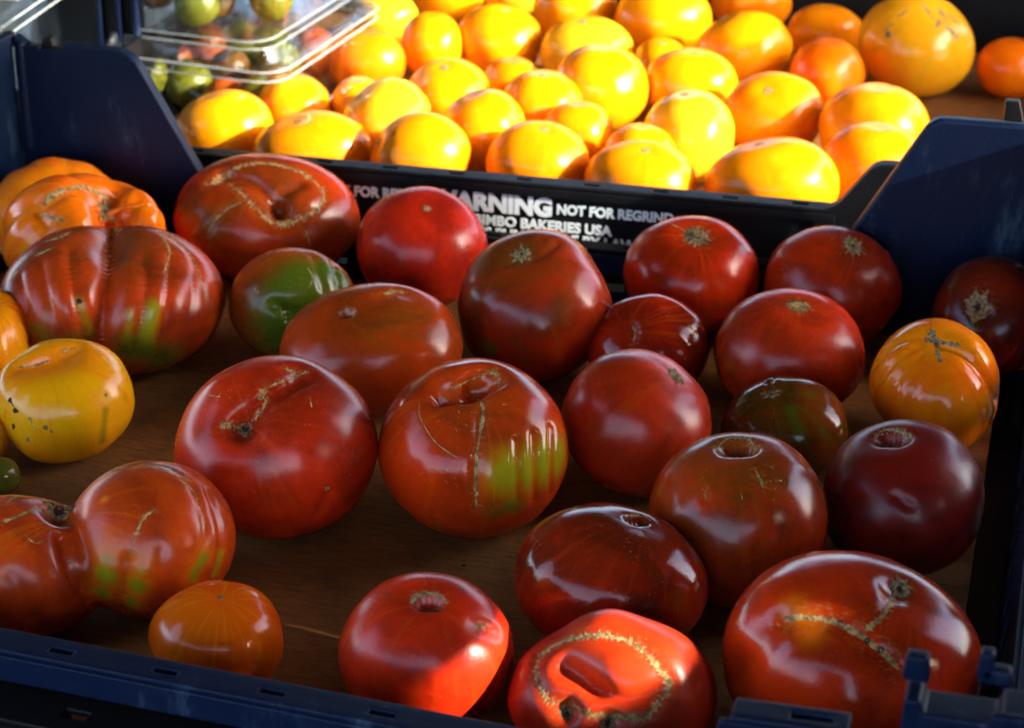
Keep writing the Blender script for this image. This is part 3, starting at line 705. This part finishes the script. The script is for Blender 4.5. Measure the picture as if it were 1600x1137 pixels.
# ---- green shouldered
t = T((356, 388, 556, 560), (478, 500), b=.86, nu=128, nv=80, seed=11, dimple=.1)
t.push([(430, 478), (460, 490)], 12, -7); t.push([(490, 400), (505, 450)], 7, -4); t.push([(520, 405), (530, 445)], 6, -5); t.push([(450, 500), (447, 480)], 5, -6); t.smooth(1)
t.color('g', [(470, 435), (440, 480), (440, 530), (480, 470)], 52, 1).color('g', [(510, 425), (530, 440)], 34, 1).color('g', [(410, 545)], 24, .6).color('l', [(480, 430), (500, 445)], 14, .45)
t.seam([(483, 450), (488, 432), (480, 418)], 2.2, 0).star(401, 454, 5, .3, 6, CORK)
t.build('small red tomato with a bright green side, wedged between three red ones', red('skin_green_side', 11, a=(.30, .045, .012), b=(.22, .035, .012), streak=(.2, .07, .01), streak_amt=.4), group=G_FRONT)
t = T((437, 442, 723, 650), (544, 491), b=.80, nu=176, nv=120, seed=12, dimple=.07, dimw=.22)
t.pit(543, 490, 11, .6).seam([(600, 460), (618, 455), (632, 458)], 12, 0, .9, lift=.05); t.color('g', [(640, 500), (600, 520)], 60, .3)
t.build('smooth russet red tomato with a small dark stem pit, left of centre', red('skin_russet', 12, a=(.32, .034, .010), b=(.26, .042, .012), streak=(.27, .055, .010), streak_amt=.4, rough=.28), group=G_FRONT)
t = T((555, 294, 761, 480), (667, 326), b=.9, nu=112, nv=80, seed=13, dimple=.03, wob=.035)
t.star(667, 326, 8, .2, 6)
t.build('smooth cherry red tomato touching the white WARNING lettering', red('skin_cherry_red', 13, a=(.36, .014, .010), b=(.30, .012, .010), streak=(.36, .02, .008), streak_amt=.3), group=G_FRONT)
t = T((713, 362, 958, 596), (816, 397), b=.9, nu=128, nv=90, seed=14, dimple=.08, dimw=.25, wob=.04, lobes=ribs(5, .04, 30, .3))
t.push([(790, 412), (840, 402), (870, 380)], 8, -5); t.smooth(1); t.color('g', [(765, 545)], 18, .8).color('g', [(900, 440), (880, 480)], 30, .3)
t.star(815, 397, 17, .3, 8)
t.build('tall dark red tomato with crooked stem scar, centre back', red('skin_tall', 14, shoulder=.28, a=(.25, .013, .007), b=(.17, .024, .009), streak=(.15, .04, .010), streak_amt=.5), group=G_FRONT)
t = T((974, 337, 1187, 520), (1087, 368), b=.86, nu=112, nv=80, seed=15, dimple=.10, dimw=.25)
t.star(1088, 370, 24, .3, 14, stub=15).seam([(1048, 350), (1062, 356), (1072, 362)], 2.5, 0)
t.build('glossy red tomato with a woody stem stub, in front of REGRIND', red('skin_stub', 15, a=(.38, .018, .006), b=(.34, .022, .006), streak=(.46, .05, .006), streak_amt=.5), group=G_FRONT)
t = T((1194, 354, 1407, 540), (1332, 386), b=.88, nu=112, nv=80, seed=16, dimple=.04)
t.star(1333, 384, 20, .25, 11, squash=1.3)
t.build('red tomato with off centre stem scar by the right raised corner', red('skin_right_back', 16, a=(.30, .018, .006), b=(.26, .02, .006), streak=(.36, .04, .006)), group=G_FRONT)
t = T((918, 459, 1109, 625), (985, 520), b=.88, nu=112, nv=80, seed=17, dimple=.03, wob=.04)
t.push([(1050, 480), (1085, 520)], 16, -5); t.seam([(989, 508), (993, 522), (989, 534)], 6, 0, .8).seam([(1075, 512), (1095, 508)], 2, 4, .8)
t.build('small dark red tomato with a tiny star scar and flattened shoulder, centre right', red('skin_small_dark', 17, a=(.27, .012, .008), b=(.20, .012, .008), streak=(.36, .05, .006), streak_amt=.45, rough=.18), group=G_FRONT)
t = T((1116, 452, 1351, 650), (1250, 480), b=.85, nu=112, nv=80, seed=18, dimple=.05, dimw=.25)
t.star(1249, 479, 21, .2, 14, CORK, .75); t.color('o', [(1140, 570)], 20, .35)
t.build('round red tomato with flat tan stem scar behind the small striped brown one', red('skin_round', 18, a=(.33, .020, .008), b=(.28, .016, .007), streak=(.38, .05, .006), streak_amt=.4), group=G_FRONT)
t = T((1459, 399, 1640, 590), (1528, 470), b=.85, nu=112, nv=80, seed=19, dimple=.05)
t.push([(1535, 490)], 12, -8); t.star(1528, 480, 22, .4, 7, squash=1.4).color('g', [(1518, 508)], 12, .7).color('g', [(1560, 510)], 10, .4)
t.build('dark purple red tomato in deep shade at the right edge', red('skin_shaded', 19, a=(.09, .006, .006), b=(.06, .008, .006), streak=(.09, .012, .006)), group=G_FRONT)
t = T((1358, 498, 1560, 712), (1458, 540), b=.92, nu=144, nv=100, seed=20, dimple=.05, dimw=.25, wob=.02)
t.push([(1385, 700)], 55, -18); t.push([(1575, 515)], 45, -10); t.push([(1505, 650)], 60, 10); t.push([(1520, 545)], 30, 8); t.push([(1400, 560)], 30, 5)
t.crease([(1470, 535), (1510, 552), (1545, 590), (1560, 625)], 11, -16); t.crease([(1365, 570), (1400, 535), (1445, 522)], 8, -8); t.crease([(1362, 610), (1395, 565), (1440, 535)], 8, -8); t.crease([(1380, 650), (1395, 600), (1440, 550)], 9, -7); t.crease([(1420, 680), (1425, 620), (1450, 565)], 9, -4); t.smooth(1)
t.seam([(1453, 512), (1461, 535), (1465, 550), (1470, 567)], 8, 5, .9, STEM, slen=5).seam([(1442, 528), (1465, 534), (1485, 537), (1502, 541)], 8, 5, .9, STEM, slen=5).star(1463, 534, 9, .6, 6).color('k', [(1453, 512), (1470, 565)], 9, .7)
t.build('ribbed orange tomato with a dark cross shaped scar, at the right', skin('skin_cross', (.95, .27, .002), (.92, .15, .002), (.90, .10, .002), .7, 20, .2, .2), group=G_FRONT)
# ---- centre cleft pair
t = T((273, 556, 590, 842), (395, 655), b=.84, nu=176, nv=120, seed=21, dimple=.03, wob=.02)
t.push([(385, 668), (405, 640), (430, 612), (470, 585)], 20, -22); t.push([(385, 668)], 24, -22); t.push([(350, 600)], 40, 8); t.push([(440, 680)], 60, 7); t.push([(515, 770), (500, 800)], 9, -7); t.push([(430, 830)], 30, -10); t.push([(540, 770)], 26, 5); t.smooth(2)
t.push([(388, 664), (408, 635), (440, 605)], 7, -8)
t.seam([(445, 575), (458, 580), (462, 587)], 6, 4, .8, slen=9).seam([(420, 605), (440, 596), (462, 588), (485, 578)], 3, 5, .7, slen=5).seam([(408, 625), (412, 608)], 10, 0, .6, lift=.1).seam([(375, 668), (355, 662), (345, 668)], 6, 4, .8, slen=10).seam([(398, 655), (410, 640), (418, 618)], 5, 4, .8, slen=6).seam([(325, 617), (345, 620)], 2, 6, .7).seam([(484, 620), (487, 636)], 2.5, 0).star(384, 669, 22, .6, 8).star(511, 763, 6, .3, 6, CORK)
t.build('large red tomato with a diagonal corky cleft, left of centre', red('skin_cleft', 21, a=(.37, .018, .010), b=(.32, .020, .009), streak=(.40, .05, .008), streak_amt=.4), group=G_FRONT)
t = T((591, 560, 890, 838), (748, 615), b=.86, nu=240, nv=160, seed=22, dimple=.04, wob=.02)
t.push([(685, 612), (730, 606), (762, 590)], 21, -36); t.push([(742, 610)], 20, -22); t.push([(640, 625), (700, 632)], 26, 6); t.push([(700, 580)], 26, 5); t.push([(800, 620)], 40, 6)
for q in ((808, 690, 811, 780), (834, 680, 836, 780), (862, 670, 862, 770)): t.push([(q[0], q[1]), (q[2], q[3])], 8, -5)
t.push([(748, 640), (745, 720), (743, 800)], 7, -4); t.smooth(1)
t.color('o', [(790, 745), (835, 725), (875, 705)], 55, .45); t.color('l', [(800, 740), (835, 730), (868, 715)], 42, 1); t.color('l', [(805, 780)], 26, .7)
for q in ((809, 670, 812, 790), (834, 660, 836, 790), (861, 650, 861, 780)): t.erase('l', [(q[0], q[1]), (q[2], q[3])], 6.5, .62)
t.color('g', [(810, 790), (770, 800)], 20, .6).color('g', [(690, 825)], 16, .5)
t.seam([(746, 622), (755, 640), (748, 690), (744, 730), (744, 790)], 8, 0, .35).seam([(700, 608), (725, 598), (755, 585), (775, 577)], 5, 5, .6, slen=5).seam([(765, 578), (780, 590), (778, 605)], 7, 4, .8, slen=7).seam([(657, 625), (656, 650), (680, 690), (715, 715)], 1.8, 0, .3)
for q in ([(715, 638), (718, 646)], [(740, 643), (734, 645)], [(785, 632), (794, 631)], [(724, 662), (730, 664)], [(685, 656), (688, 657)], [(712, 668), (714, 675)], [(735, 672), (738, 674)]): t.seam(q, 2, 0)
t.build('red tomato with a vertical pale seam and yellow green ribs, in the centre', red('skin_seamed', 22, shoulder=.28, a=(.36, .024, .007), b=(.28, .028, .008), streak=(.40, .06, .008), streak_amt=.5), group=G_FRONT)
t = T((879, 546, 1113, 775), (1057, 590), b=.88, nu=112, nv=80, seed=23, dimple=.03, wob=.025)
t.star(1056, 587, 17, .25, 12, squash=1.1); t.color('g', [(930, 670)], 30, .25)
t.build('red tomato with an oval stem scar on its right shoulder, right of centre', red('skin_oval_scar', 23, a=(.33, .018, .008), b=(.28, .02, .008), streak=(.36, .05, .006), streak_amt=.35), group=G_FRONT)
t = T((1124, 589, 1327, 755), (1207, 616), b=.84, nu=128, nv=80, seed=24, dimple=.06, dimw=.22, lobes=ribs(7, .03, 10))
t.push([(1200, 590), (1205, 612)], 6, -5); t.star(1206, 617, 15, .5, 7)
t.color('g', [(1235, 640), (1250, 680)], 14, .6).color('g', [(1290, 640)], 16, .5).color('g', [(1265, 615)], 14, .5)
t.build('small brown green striped tomato between three red ones, right of centre', red('skin_brown_green', 24, a=(.13, .022, .006), b=(.08, .036, .008), streak=(.065, .06, .01), streak_amt=.85, rough=.15), group=G_FRONT)
t = T((1014, 675, 1294, 945), (1150, 700), b=.9, nu=200, nv=140, seed=25, dimple=.06, dimw=.28)
t.pit(1152, 699, 30, .55); t.color('g', [(1090, 740), (1240, 760)], 60, .25)
for q, wd in (([(1181, 735), (1188, 750), (1193, 762)], 7), ([(1102, 765), (1102, 778)], 4), ([(1203, 729), (1209, 732)], 4), ([(1215, 750), (1222, 751)], 4), ([(1250, 715), (1254, 722)], 3), ([(1158, 770), (1160, 780)], 2.5)): t.seam(q, wd, 0, .5)
t.build('red tomato with a deep stem hole and small pale scars, lower right', red('skin_deep_hole', 25, shoulder=.28, a=(.27, .018, .006), b=(.18, .030, .008), streak=(.18, .05, .010), streak_amt=.4, rough=.26, speck=.9), group=G_FRONT)
t = T((1282, 657, 1536, 900), (1394, 686), b=.86, nu=200, nv=140, seed=26, dimple=.06, dimw=.28)
t.push([(1400, 775), (1420, 790)], 10, -4); t.pit(1394, 684, 27, .5)
t.build('very dark crimson tomato with a ringed stem hole near the right wall', red('skin_crimson', 26, a=(.12, .005, .010), b=(.075, .005, .010), streak=(.11, .007, .008), rough=.3), group=G_FRONT)
# ---- front row
t = T((802, 786, 1105, 1030), (997, 818), b=.84, nu=200, nv=140, seed=27, dimple=.06, dimw=.28)
t.pit(996, 812, 18, .5); t.color('g', [(1060, 940)], 26, .4).color('o', [(850, 900)], 26, .3)
t.build('dark glossy red tomato with a small ringed stem hole, behind the cork ringed one', red('skin_glossy', 27, a=(.22, .011, .008), b=(.12, .014, .008), streak=(.26, .025, .008), streak_amt=.4, rough=.2), group=G_FRONT)
t = T((529, 896, 804, 1140), (671, 938), b=.92, nu=200, nv=140, seed=28, dimple=.06, dimw=.28, wob=.02)
t.pit(670, 940, 24, .55); t.seam([(740, 975), (758, 980)], 10, 0, .9, lift=.05); t.push([(748, 975), (775, 985)], 12, -4)
t.build('bright red tomato with a round stem hole, touching the front rim', red('skin_bright', 28, a=(.46, .018, .010), b=(.42, .022, .010), streak=(.46, .06, .008), streak_amt=.4), group=G_FRONT)
t = T((792, 962, 1120, 1205), (935, 1050), b=.8, nu=176, nv=120, seed=29, dimple=.03, wob=.02)
t.push([(950, 970)], 55, 16); t.push([(1040, 1020)], 50, 12); t.push([(885, 1040), (930, 1070)], 18, -22); t.push([(930, 1075), (985, 1090), (1030, 1075)], 14, -12); t.push([(960, 1040)], 38, 12); t.push([(885, 1110)], 16, -14); t.push([(950, 1125)], 18, -14); t.push([(850, 985)], 40, -10); t.smooth(2)
t.seam([(872, 1100), (850, 1085), (838, 1050), (848, 1020), (885, 1000), (930, 992), (975, 998), (1005, 1015), (1030, 1045), (1045, 1070), (1030, 1095), (1005, 1120), (960, 1118), (920, 1115), (890, 1095)], 9, 5, .6, slen=10).seam([(880, 1100), (885, 1120)], 16, 4, .9).seam([(840, 1025), (860, 1015)], 8, 4, .8, slen=9)
t.star(886, 1115, 14, .6, 7).star(950, 1130, 16, .6, 7)
t.build('pinkish red tomato with puckered face inside a thick cork ring, at the front', red('skin_puckered', 29, a=(.42, .030, .022), b=(.38, .028, .020), streak=(.42, .05, .018), streak_amt=.3, rough=.34), group=G_FRONT)
t = T((1132, 861, 1530, 1195), (1405, 930), b=.84, nu=176, nv=120, seed=30, dimple=.04, wob=.025)
t.push([(1175, 990), (1150, 1040)], 48, -14); t.push([(1225, 970), (1300, 970), (1400, 1035)], 14, -6); t.push([(1400, 920)], 26, -10); t.push([(1150, 1080)], 40, 8); t.smooth(1)
t.seam([(1225, 965), (1265, 965), (1300, 970), (1340, 990), (1375, 1015), (1405, 1045)], 17, 0, .4, lift=.12).seam([(1400, 925), (1380, 960), (1352, 985)], 11, 7, .6, slen=9, lift=.15)
t.star(1405, 920, 22, .4, 8, squash=1.2)
for q in ((1312, 973), (1355, 1000), (1376, 1015)): t.star(q[0], q[1], 6, .5, 6, PIT)
t.color('o', [(1240, 950), (1270, 985)], 34, .5)
t.build('largest front right red tomato with a long branching tan scar', red('skin_branching', 30, a=(.34, .020, .007), b=(.30, .022, .007), streak=(.36, .05, .006), streak_amt=.3, rough=.2), group=G_FRONT)

# ------------------------------------------------------------------ yellow tomatoes
YM = [skin('skin_yellow_%d' % i, a, b, c, .45, 40+i, .2, .1, spec=.32) for i, (a, b, c) in enumerate((
    ((.90, .33, .002), (.90, .28, .001), (.90, .39, .003)), ((.90, .28, .001), (.90, .23, .001), (.90, .35, .002)), ((.92, .49, .015), (.92, .43, .01), (.92, .52, .02)), ((.95, .20, .001), (.92, .15, .001), (.95, .28, .002)), ((.82, .37, .006), (.76, .31, .005), (.55, .36, .015))))]
G_Y = 'yellow tomatoes heaped in the black tray'
YEL = [  # bbox, stem, material, label
 ((275, 142, 428, 262), (330, 150), 0, 'yellow tomato beside the slanted navy corner at the left of the heap'),
 ((400, 117, 518, 225), None, 0, 'sunlit yellow tomato just under the corner of the clear box'),
 ((396, 175, 580, 300), (467, 188), 1, 'flattened orange yellow tomato with grey stem spot, above the black rim at left'),
 ((516, 120, 606, 220), None, 0, 'yellow tomato peeking out behind the pale greenish yellow one'),
 ((534, 124, 674, 262), (560, 150), 2, 'pale greenish yellow tomato in the second row at left'),
 ((579, 176, 734, 318), (592, 220), 1, 'golden tomato with a dark green mark on its left side, above the rim'),
 ((634, 92, 769, 212), (694, 104), 0, 'yellow tomato with a visible stem dot, left middle of the heap'),
 ((687, 140, 823, 275), (735, 142), 0, 'yellow tomato with pale top dot behind the golden one with the dark mark'),
 ((752, 90, 850, 190), None, 1, 'half hidden golden tomato between two yellow ones, left of middle'),
 ((782, 110, 910, 225), None, 0, 'yellow tomato in mid heap above the small shadowed orange one'),
 ((759, 190, 923, 325), (850, 200), 1, 'orange yellow tomato above the printed word WARNING'),
 ((845, 158, 959, 262), None, 1, 'small orange yellow tomato wedged in mid heap, half shaded'),
 ((911, 220, 1090, 352), (1008, 233), 1, 'broad golden tomato with tiny stem dot above the word REGRIND'),
 ((944, 194, 1058, 295), None, 0, 'yellow tomato mostly hidden behind the broad golden one above the rim'),
 ((862, 70, 1013, 205), None, 0, 'large golden tomato with shaded lower right side, middle of the heap'),
 ((844, 27, 989, 135), (910, 32), 2, 'pale yellow tomato behind the large golden one in mid heap'),
 ((1005, 140, 1148, 288), (1070, 146), 2, 'tall glowing yellow tomato right of middle'),
 ((1004, 76, 1152, 195), None, 0, 'yellow tomato directly behind the tall glowing one'),
 ((988, 60, 1078, 150), None, 0, 'small yellow tomato wedged behind two larger ones, upper middle'),
 ((960, -28, 1112, 92), None, 0, 'big yellow tomato at the top edge, right of middle'),
 ((833, -42, 965, 70), None, 0, 'yellow tomato at the top edge above the pale yellow one'),
 ((712, 8, 848, 118), (790, 14), 0, 'yellow tomato with a broad white glare on its right, upper left of heap'),
 ((626, 20, 724, 122), None, 0, 'small yellow tomato between the glaring one and the orange one'),
 ((513, 46, 635, 146), None, 3, 'deep orange tomato right of the clear box'),
 ((545, -12, 654, 72), None, 2, 'almost white sunlit yellow tomato beside the clear box'),
 ((642, -55, 757, 35), None, 0, 'yellow tomato at the top edge, above the small yellow one at left'),
 ((752, -50, 852, 24), None, 2, 'sliver of pale yellow tomato at the top edge left of middle'),
 ((1085, 20, 1236, 140), (1130, 26), 0, 'golden tomato in the second last row, right half'),
 ((1110, -45, 1239, 50), None, 1, 'orange yellow tomato at the top edge, right half'),
 ((1229, 8, 1348, 95), None, 1, 'flattened orange tomato above the small round orange one'),
 ((1234, -55, 1354, 45), None, 1, 'rearmost orange tomato next to the dark gap at top right'),
 ((1234, 60, 1350, 172), None, 3, 'small round orange tomato left of the grey scarred one'),
 ((1128, 114, 1288, 245), (1200, 140), 1, 'orange yellow tomato with shaded lower right, right half of heap'),
 ((1102, 216, 1310, 365), (1188, 223), 1, 'largest front golden tomato by the sloping end of the black rim'),
 ((1279, 131, 1450, 275), None, 1, 'smooth orange tomato behind the one next to the navy corner'),
 ((1282, 191, 1446, 335), None, 1, 'orange tomato partly hidden by the right navy corner'),
 ((1342, -8, 1522, 152), (1470, 20), 4, 'big yellow tomato with grey green scars, top right on bare cardboard'),
 ((1527, 60, 1630, 154), None, 3, 'small orange tomato alone at the right edge of the black tray'),
 ((478, 72, 522, 118), None, 3, 'sliver of orange tomato between the clear box and the deep orange one'),
]
objs = []
for i, (bb, st, mi, lab) in enumerate(YEL):
    t = Tomato('yellow_tomato', bb, st, b=.88 if st is None else .86, nu=64, nv=44, seed=50+i, dimple=.04, dimw=.2, wob=.035, lobes=ribs(5, .012, i*31, .3, seed=i))
    objs.append([t, bb, st, mi, lab])
# settle: where two fruits share space, the nearer one rides up on the one behind
ts = np.array([o[0].t for o in objs]); t0s = ts.copy(); Rs = np.array([o[0].R*.97/o[0].t for o in objs]); ds = np.array([ray((o[1][0]+o[1][2])/2, (o[1][1]+o[1][3])/2) for o in objs])
for _ in range(80):
    C_ = CAM+ds*ts[:, None]; r_s = Rs*ts
    for i in range(len(ts)):
        for j in range(len(ts)):
            if ts[i] < ts[j] and np.linalg.norm(C_[i]-C_[j]) < .9*(r_s[i]+r_s[j]):
                if ts[i] > .95*t0s[i]: ts[i] *= .9985
                if ts[j] < 1.008*t0s[j]: ts[j] *= 1.0008
for i, (t, bb, st, mi, lab) in enumerate(objs):
    if abs(ts[i]-t0s[i]) > 1e-4:
        t = Tomato('yellow_tomato', bb, st, b=.88 if st is None else .86, nu=64, nv=44, seed=50+i, dimple=.04, dimw=.2, wob=.035, lobes=ribs(5, .012, i*31, .3, seed=i), depth=ts[i])
    if st is None and i % 3 == 0:
        q_ = t.V[0]-CAM; z_ = q_@FW; t.star(800+F_PX*(q_@RT)/z_, 568.5-F_PX*(q_@UP)/z_+4, 7, .3, 6, STEM, .6)
    if st is not None: t.star(st[0], st[1]+2, 8 if i != 36 else 5, .3, 7, STEM)
    if i == 5: t.seam([(618, 205), (606, 222), (594, 242)], 5, 0, .6, PIT, 'dark_mark', .06)
    if i == 36:
        for q, wd in (([(1440, 5), (1455, 25), (1475, 40), (1500, 60)], 4), ([(1465, 10), (1478, 30), (1490, 62)], 5), ([(1420, 15), (1400, 28)], 3), ([(1470, 28), (1462, 45)], 4), ([(1395, 35), (1380, 50)], 2), ([(1480, 20), (1500, 40)], 5), ([(1490, 45), (1497, 68)], 3)): t.seam(q, wd, 4, .8, STEM, 'grey_scar', .08, slen=5)
        t.star(1388, 54, 7, .5, 7, STEM)
        t.color('l', [(1430, 80), (1480, 90)], 60, .35)
    t.build(lab, YM[mi], group=G_Y)

# ------------------------------------------------------------------ clear boxes of cherry tomatoes
def ring_pts(cx, cy, hx, hy, r, n=6):
    out = []
    for sx, sy, a0 in ((1, -1, -90), (1, 1, 0), (-1, 1, 90), (-1, -1, 180)):
        for k in range(n+1):
            a = math.radians(a0+90*k/n); out.append((cx+sx*(hx-r)+r*math.cos(a), cy+sy*(hy-r)+r*math.sin(a)))
    return out
def loft(name, rings, mat, parent, cap0=False, cap1=False, rot=0, org=(0, 0), th=.0007):
    V = []; Fc = []; n = len(rings[0][0]); c, s_ = math.cos(rot), math.sin(rot)
    for pts, z in rings:
        for (x, y) in pts: V.append((org[0]+x*c-y*s_, org[1]+x*s_+y*c, z))
    for k in range(len(rings)-1):
        for i in range(n): Fc.append((k*n+i, k*n+(i+1) % n, (k+1)*n+(i+1) % n, (k+1)*n+i))
    if cap0: Fc.append(tuple(range(n-1, -1, -1)))
    if cap1: Fc.append(tuple((len(rings)-1)*n+i for i in range(n)))
    o = link(name, mesh(name, V, Fc), mat, parent)
    sm = o.modifiers.new('solid', 'SOLIDIFY'); sm.thickness = th
    es = o.modifiers.new('split', 'EDGE_SPLIT'); es.split_angle = math.radians(40)
    return o
def ribbed(hx, hy, r, amp, n=14):
    """rounded rectangle with pressed-in vertical ribs"""
    base = ring_pts(0, 0, hx, hy, r, 5); out = []
    for i in range(len(base)):
        a, b = np.array(base[i]), np.array(base[(i+1) % len(base)]); L = np.linalg.norm(b-a); m_ = max(1, int(L/.006))
        nr = np.array([(b-a)[1], -(b-a)[0]])/max(L, 1e-9)
        for k in range(m_):
            p = lerp(a, b, k/m_); d_ = amp*(1 if (int(k//2) % 2) else -1) if m_ > 6 and 1 < k < m_-1 else 0
            out.append(tuple(p+nr*d_))
    return out
def clam(org, rot, z, hx, hy, h, label):
    e = empty('clear_box', (org[0], org[1], z)); tag(e, label, 'plastic box', 'clear plastic boxes of cherry tomatoes')
    body = [(ribbed(hx-.016, hy-.016, .02, .0012), z+.001), (ribbed(hx-.010, hy-.010, .022, .0012), z+h*.5), (ribbed(hx-.006, hy-.006, .024, .0012), z+h*.82)]
    loft('box_base', body, CLEAR, e, cap0=True, rot=rot, org=org)
    fl = [(ring_pts(0, 0, hx-.008, hy-.008, .02), z+h*.82), (ring_pts(0, 0, hx, hy, .022), z+h*.825), (ring_pts(0, 0, hx+.001, hy+.001, .023), z+h*.825-.006)]
    loft('base_flange', fl, CLEAR, e, rot=rot, org=org)
    ld = [(ring_pts(0, 0, hx+.002, hy+.002, .023), z+h*.83), (ring_pts(0, 0, hx+.001, hy+.001, .023), z+h*.86), (ring_pts(0, 0, hx-.010, hy-.010, .02), z+h*.865), (ring_pts(0, 0, hx-.014, hy-.014, .02), z+h), (ring_pts(0, 0, hx-.020, hy-.020, .018), z+h+.001), (ring_pts(0, 0, hx-.022, hy-.022, .018), z+h-.003)]
    for zz, g_, rr in ((z+h*.825-.006, .002, .0008), (z+h*.85, .003, .0008), (z+h, -.015, .0006), (z+.002, -.015, .0006)):
        loft('edge_bead', [(ring_pts(0, 0, hx+g_+rr*math.cos(a), hy+g_+rr*math.cos(a), .022), zz+rr*math.sin(a)) for a in np.linspace(0, 2*math.pi, 7)], EDGE, e, rot=rot, org=org, th=.0001)
    loft('box_lid', ld, CLEAR, e, cap1=True, rot=rot, org=org)
    return e
CH = [skin('skin_cherry_%d' % i, a, b, c, .6, 90+i, .2, .1) for i, (a, b, c) in enumerate((((.16, .025, .004), (.07, .05, .004), (.06, .08, .004)), ((.13, .15, .006), (.08, .10, .004), (.30, .24, .01)), ((.50, .06, .004), (.32, .05, .004), (.45, .20, .01))))]
_cm = {}
def cherry(x, y, z, r, mi, label, group):
    if mi not in _cm:
        me = bpy.data.meshes.new('cherry_tomato'); bm = bmesh.new(); bmesh.ops.create_uvsphere(bm, u_segments=28, v_segments=18, radius=1)
        for v in bm.verts:
            v.co *= 1+.05*noise.noise(v.co*1.4+Vector((mi*3, 0, 0))); v.co.z -= .10*math.exp(-((v.co.x**2+v.co.y**2)/.05))*(1 if v.co.z > 0 else 0)
        bm.to_mesh(me); bm.free(); me.materials.append(CH[mi]); me.polygons.foreach_set('use_smooth', [True]*len(me.polygons))
        at = me.attributes.new('pol', 'FLOAT_VECTOR', 'POINT')
        for d_, v in zip(at.data, me.vertices): d_.vector = (math.cos(math.atan2(v.co.y, v.co.x)), math.sin(math.atan2(v.co.y, v.co.x)), math.acos(max(-1, min(1, v.co.normalized().z))))
        ca = me.attributes.new('paint', 'FLOAT_COLOR', 'POINT'); ca.data.foreach_set('color', [0, 0, 0, 1]*len(me.vertices))
        _cm[mi] = me
    o = bpy.data.objects.new('cherry_tomato', _cm[mi]); COL.objects.link(o); o.location = (x, y, z); o.scale = (r, r, r*1.06)
    o.rotation_euler = (random.uniform(-1, 1), random.uniform(-1, 1), random.uniform(0, 6)); tag(o, label, 'cherry tomato', group); return o
zL = .062
pc, pl_, pr_ = on_z(432, 118, zL), on_z(225, 92, zL), on_z(560, 2, zL)
vx = pc-pl_; rot = math.atan2(vx[1], vx[0]); ex = vx/np.linalg.norm(vx); ey = np.array([-ex[1], ex[0], 0])
HX, HY = .088, .105
cen = pc-ex*HX+ey*HY
clam((cen[0], cen[1]), rot, .0, HX, HY, .074, 'lower clear plastic box of cherry tomatoes, under the other box at top left')
clam((cen[0], cen[1]), rot, .0765, HX-.004, HY-.004, .12, 'upper clear ribbed plastic box of cherry tomatoes stacked at top left')
def fill(z0, z1, hx, hy, label, group, n, seed):
    r_ = random.Random(seed); pts = []
    tries = 0
    while len(pts) < n and tries < 6000:
        tries += 1
        r = r_.uniform(.0150, .0205); x, y, z = r_.uniform(-hx+r, hx-r), r_.uniform(-hy+r, hy-r), r_.uniform(z0+r, z1-r)
        if all((x-p[0])**2+(y-p[1])**2+(z-p[2])**2 > (.93*(r+p[3]))**2 for p in pts): pts.append((x, y, z, r))
    for x, y, z, r in pts:
        q = cen+ex*x+ey*y; mi = r_.choice((0, 1, 2, 0, 1, 2)); cherry(q[0], q[1], z, r, mi, label.replace('brown green', ('dark brown', 'yellow green', 'orange red')[mi]), group)
fill(.002, .058, HX-.017, HY-.017, 'small brown green cherry tomato inside the lower clear box', 'cherry tomatoes in the lower clear box', 30, 3)
fill(.078, .165, HX-.021, HY-.021, 'small brown green cherry tomato inside the upper clear box', 'cherry tomatoes in the upper clear box', 26, 4)
# far left: another clear box corner, a white paper and the corner of a further tray
q0 = on_z(88, 34, .135)
clam((q0[0]-.15, q0[1]+.08), .12, .02, .085, .095, .118, 'empty looking clear plastic box at the top left corner of the picture')
wp = on_z(26, 2, .14)
prism('white_paper', [wp+np.array([-.16, 0, -.0]), wp+np.array([.0, .0, 0]), wp+np.array([.02, .16, .01]), wp+np.array([-.16, .16, .01])], (0, 0, .001), PAPER)
tag(bpy.data.objects['white_paper'], 'white sheet of paper lit by the sky at the very top left', 'paper')
tc_ = empty('bread_tray', (-.42, .8, -.05)); tag(tc_, 'dark blue tray end standing behind the left navy corner, left of the clear boxes', 'tray')
p0, p1 = on_y(60, 60, .74), on_y(222, 60, .74)
prism('end_panel', [np.array([p0[0], .74, -.07]), np.array([p1[0], .74, -.07]), np.array([p1[0], .74, .24]), np.array([p0[0], .74, .24])], (0, .008, 0), BLACKP, tc_, .001)
for px in (156, 186, 212):
    a_ = on_y(px, 60, .734); prism('panel_rib', [np.array([a_[0]-.002, .734, -.07]), np.array([a_[0]+.002, .734, -.07]), np.array([a_[0]+.002, .734, .238]), np.array([a_[0]-.002, .734, .238])], (0, .006, 0), NAVY, tc_, .0008)
